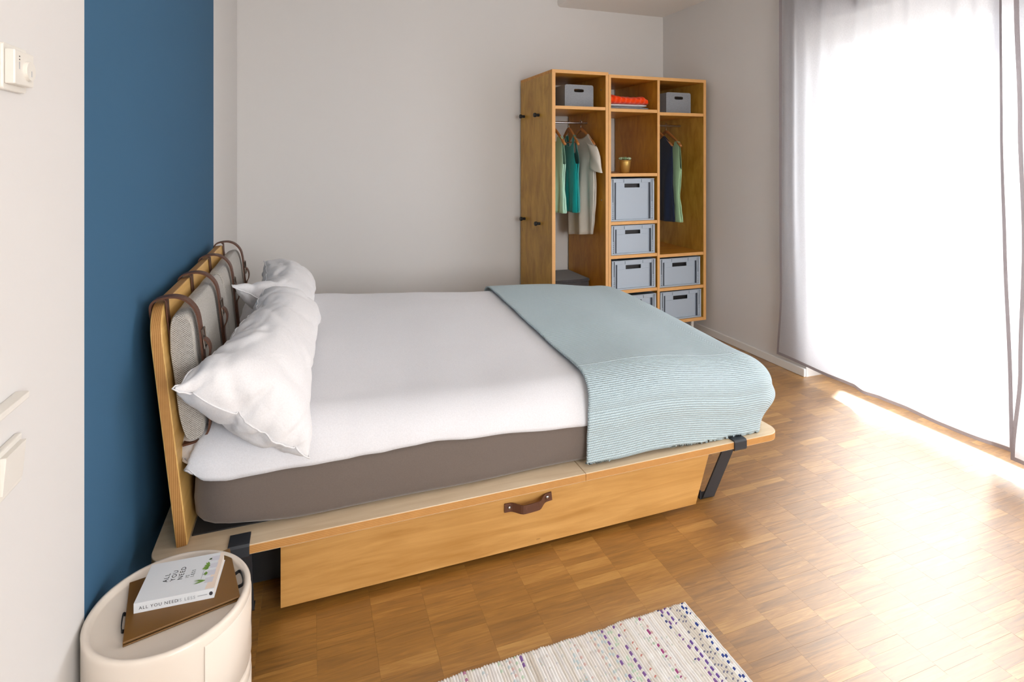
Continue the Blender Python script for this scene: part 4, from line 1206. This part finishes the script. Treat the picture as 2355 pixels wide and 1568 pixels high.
for k, (b0, top, kind) in enumerate(((.022, .116, 'grass'), (.046, .124, 'star'), (.070, .124, 'bush'), (.096, .126, 'spike'))):
    flat([B2(.134, b0+.001), B2(.1515, b0), B2(.1515, b0+.0175), B2(.134, b0+.0165)], BZ1, M['pot_print'], 'pot_print', .0003)
    bm = bmesh.new(); random.seed(20+k)
    n = {'grass': 7, 'star': 6, 'bush': 26, 'spike': 3}[kind]; L = {'grass': .026, 'star': .011, 'bush': .012, 'spike': .007}[kind]
    for i in range(n):
        sp = {'grass': .5, 'star': 1.2, 'bush': 1.2, 'spike': .5}[kind]; a = lerp(-sp, sp, (i+.5)/n)+random.uniform(-.1, .1)
        ll = L*random.uniform(.6, 1); w = {'grass': .0009, 'star': .0011, 'bush': .0016, 'spike': .002}[kind]
        p0 = Vector((.1345, b0+.0088)); d = Vector((-math.cos(a), math.sin(a))); nn = Vector((-d.y, d.x))*w
        if kind == 'bush': p0 = p0+d*random.uniform(0, .006)+Vector((0, random.uniform(-.004, .004)))
        pts = [p0-nn, p0+d*ll*.5-nn*1.2, p0+d*ll, p0+d*ll*.5+nn*1.2, p0+nn]
        bm.faces.new([bm.verts.new((*B2(p.x, p.y), BZ1+.0004+i*.00001)) for p in pts])
    bmesh.ops.recalc_face_normals(bm, faces=bm.faces)
    obj('plant_print', bm, M['green_print'] if kind != 'spike' else M['green_print2'], bk)

# ------------------------------------------------------------------ rag rug
RX0, RX1, RY0, RY1 = -.15, 1.116, .82, 1.486
random.seed(5)
NR = 158; wx = (RX1-RX0)/NR
pal_w = [(246, 244, 240), (240, 236, 228), (250, 249, 247), (236, 234, 232), (243, 239, 234), (232, 227, 218)]
rows = []
for i in range(NR):
    c = random.choice(pal_w); d = None; q = random.random()
    if q < .045: d = ((134, 98, 164), .72)
    elif q < .13: d = ((204, 226, 204), .4)
    elif q < .14: d = ((190, 130, 164), .6)
    elif q < .24: d = ((206, 222, 226), .4)
    elif q < .27: c = (218, 210, 198)
    elif q < .30: d = ((226, 196, 190), .3)
    rows.append([c, d])
rows[NR-1] = [(240, 238, 236), None]; rows[NR-3][1] = ((40, 70, 150), .5); rows[NR-2][1] = ((40, 70, 150), .25)
for k in (5, 6, 7, 8): rows[NR-k] = [(224, 218, 208), ((120, 122, 146), .10)]
rows[NR-10][1] = ((110, 80, 160), .6); rows[NR-13][1] = ((66, 80, 142), .22); rows[NR-22][1] = ((168, 76, 136), .7); rows[NR-30][1] = ((214, 140, 130), .10)
SUB = 3; NY = 150
bm = bmesh.new(); cl = bm.loops.layers.float_color.new('tint'); G = []
for i in range(NR*SUB+1):
    x = RX0+i*wx/SUB; s = (i % SUB)/SUB; col_ = []
    e = .006*nz(x*14, 0, 3)+.003*nz(x*60, 0, 9)
    for j in range(NY+1):
        y = lerp(RY0, RY1+e, j/NY)
        z = .004+.0042*abs(math.sin(PI*i/SUB))+.0016*nz(x*60, y*60, 1)+ .004*max(0, nz(x*5, y*3, 2))
        if j in (0, NY) or i in (0, NR*SUB): z = .0015
        col_.append(bm.verts.new((x+.0012*nz(x*30, y*22, 6), y, z)))
    G.append(col_)
for i in range(NR*SUB):
    c, d = rows[i//SUB]
    for j in range(NY):
        f = bm.faces.new((G[i][j], G[i+1][j], G[i+1][j+1], G[i][j+1])); f.smooth = True
        k = c
        if d and (math.sin(j*1.25+(i//SUB)*1.7)*.5+.5 < d[1]) and (nz(j*.15, i//SUB*3.3, 4) > -.1): k = d[0]
        elif nz(j*.3, (i//SUB)*1.9, 8) > .45: k = tuple(int(lerp(a, b, .5)) for a, b in zip(c, random.choice(((190, 214, 190), (206, 200, 218), (216, 204, 190), (200, 214, 218)))))
        q = (*lin(k), 1)
        for lp in f.loops: lp[cl] = q
o = obj('rag_rug', bm, M['rug'], origin=(.5, 1.15, 0)); 
md = o.modifiers.new('t', 'SOLIDIFY'); md.thickness = .001; md.offset = -1
tag(o, 'handwoven white rag rug with purple, green and navy flecks on the parquet', 'rug')

# ------------------------------------------------------------------ left wall fittings
th_ = thing('thermostat', (XL, 1.149, 1.548), 'white room thermostat with dial high on the left wall', 'thermostat')
bm = bmesh.new(); prism(bm, rrect(.081, .075, .006, 4), lambda a, b, t: (XL+t, 1.108+a, 1.5105+b), 0, .010, bev=.002); obj('frame', bm, M['plastic_white'], th_)
bm = bmesh.new(); bx(bm, XL+.010, XL+.024, 1.112, 1.178, 1.520, 1.5755, bev=.002, seg=2); obj('cover', bm, M['plastic_white'], th_)
bm = bmesh.new(); cyl(bm, (XL+.024, 1.156, 1.5455), (XL+.029, 1.156, 1.5455), .0165, .0155, 36); obj('dial', bm, M['plastic_white'], th_)
bm = bmesh.new(); bx(bm, XL+.029, XL+.0295, 1.1555, 1.157, 1.536, 1.5455); obj('dial_mark', bm, M['ink_grey'], th_)
for z in (1.5655, 1.5605):
    bm = bmesh.new(); cyl(bm, (XL+.024, 1.127, z), (XL+.0245, 1.127, z), .0011, n=12); obj('indicator', bm, M['ink'], th_)
bm = bmesh.new(); bx(bm, XL+.024, XL+.0243, 1.126, 1.128, 1.545, 1.557); obj('slider', bm, M['ink_grey'], th_)
sw = thing('light_switch', (XL, 1.13, .90), 'white rocker light switch low at the left picture edge', 'switch')
bm = bmesh.new(); bx(bm, XL, XL+.010, 1.091, 1.172, .860, .940, bev=.002, seg=2); obj('frame', bm, M['plastic_white'], sw)
bm = bmesh.new(); prism(bm, [(XL+.010, .871), (XL+.0135, .871), (XL+.0185, .931), (XL+.010, .931)], lambda a, b, t: (a, t, b), 1.0985, 1.166, bev=.001); obj('rocker', bm, M['plastic_white'], sw)
lg = thing('wall_ledge', (XL, 1.10, 1.0), 'small white ledge on the left wall above the light switch', 'ledge')
bm = bmesh.new(); prism(bm, rrect(.021, .20, .006, 5, (0, 1, 1, 0)), lambda a, b, t: (XL+a, .974+b, t), .998, 1.009, bev=.0015); obj('slab', bm, M['plastic_white'], lg)
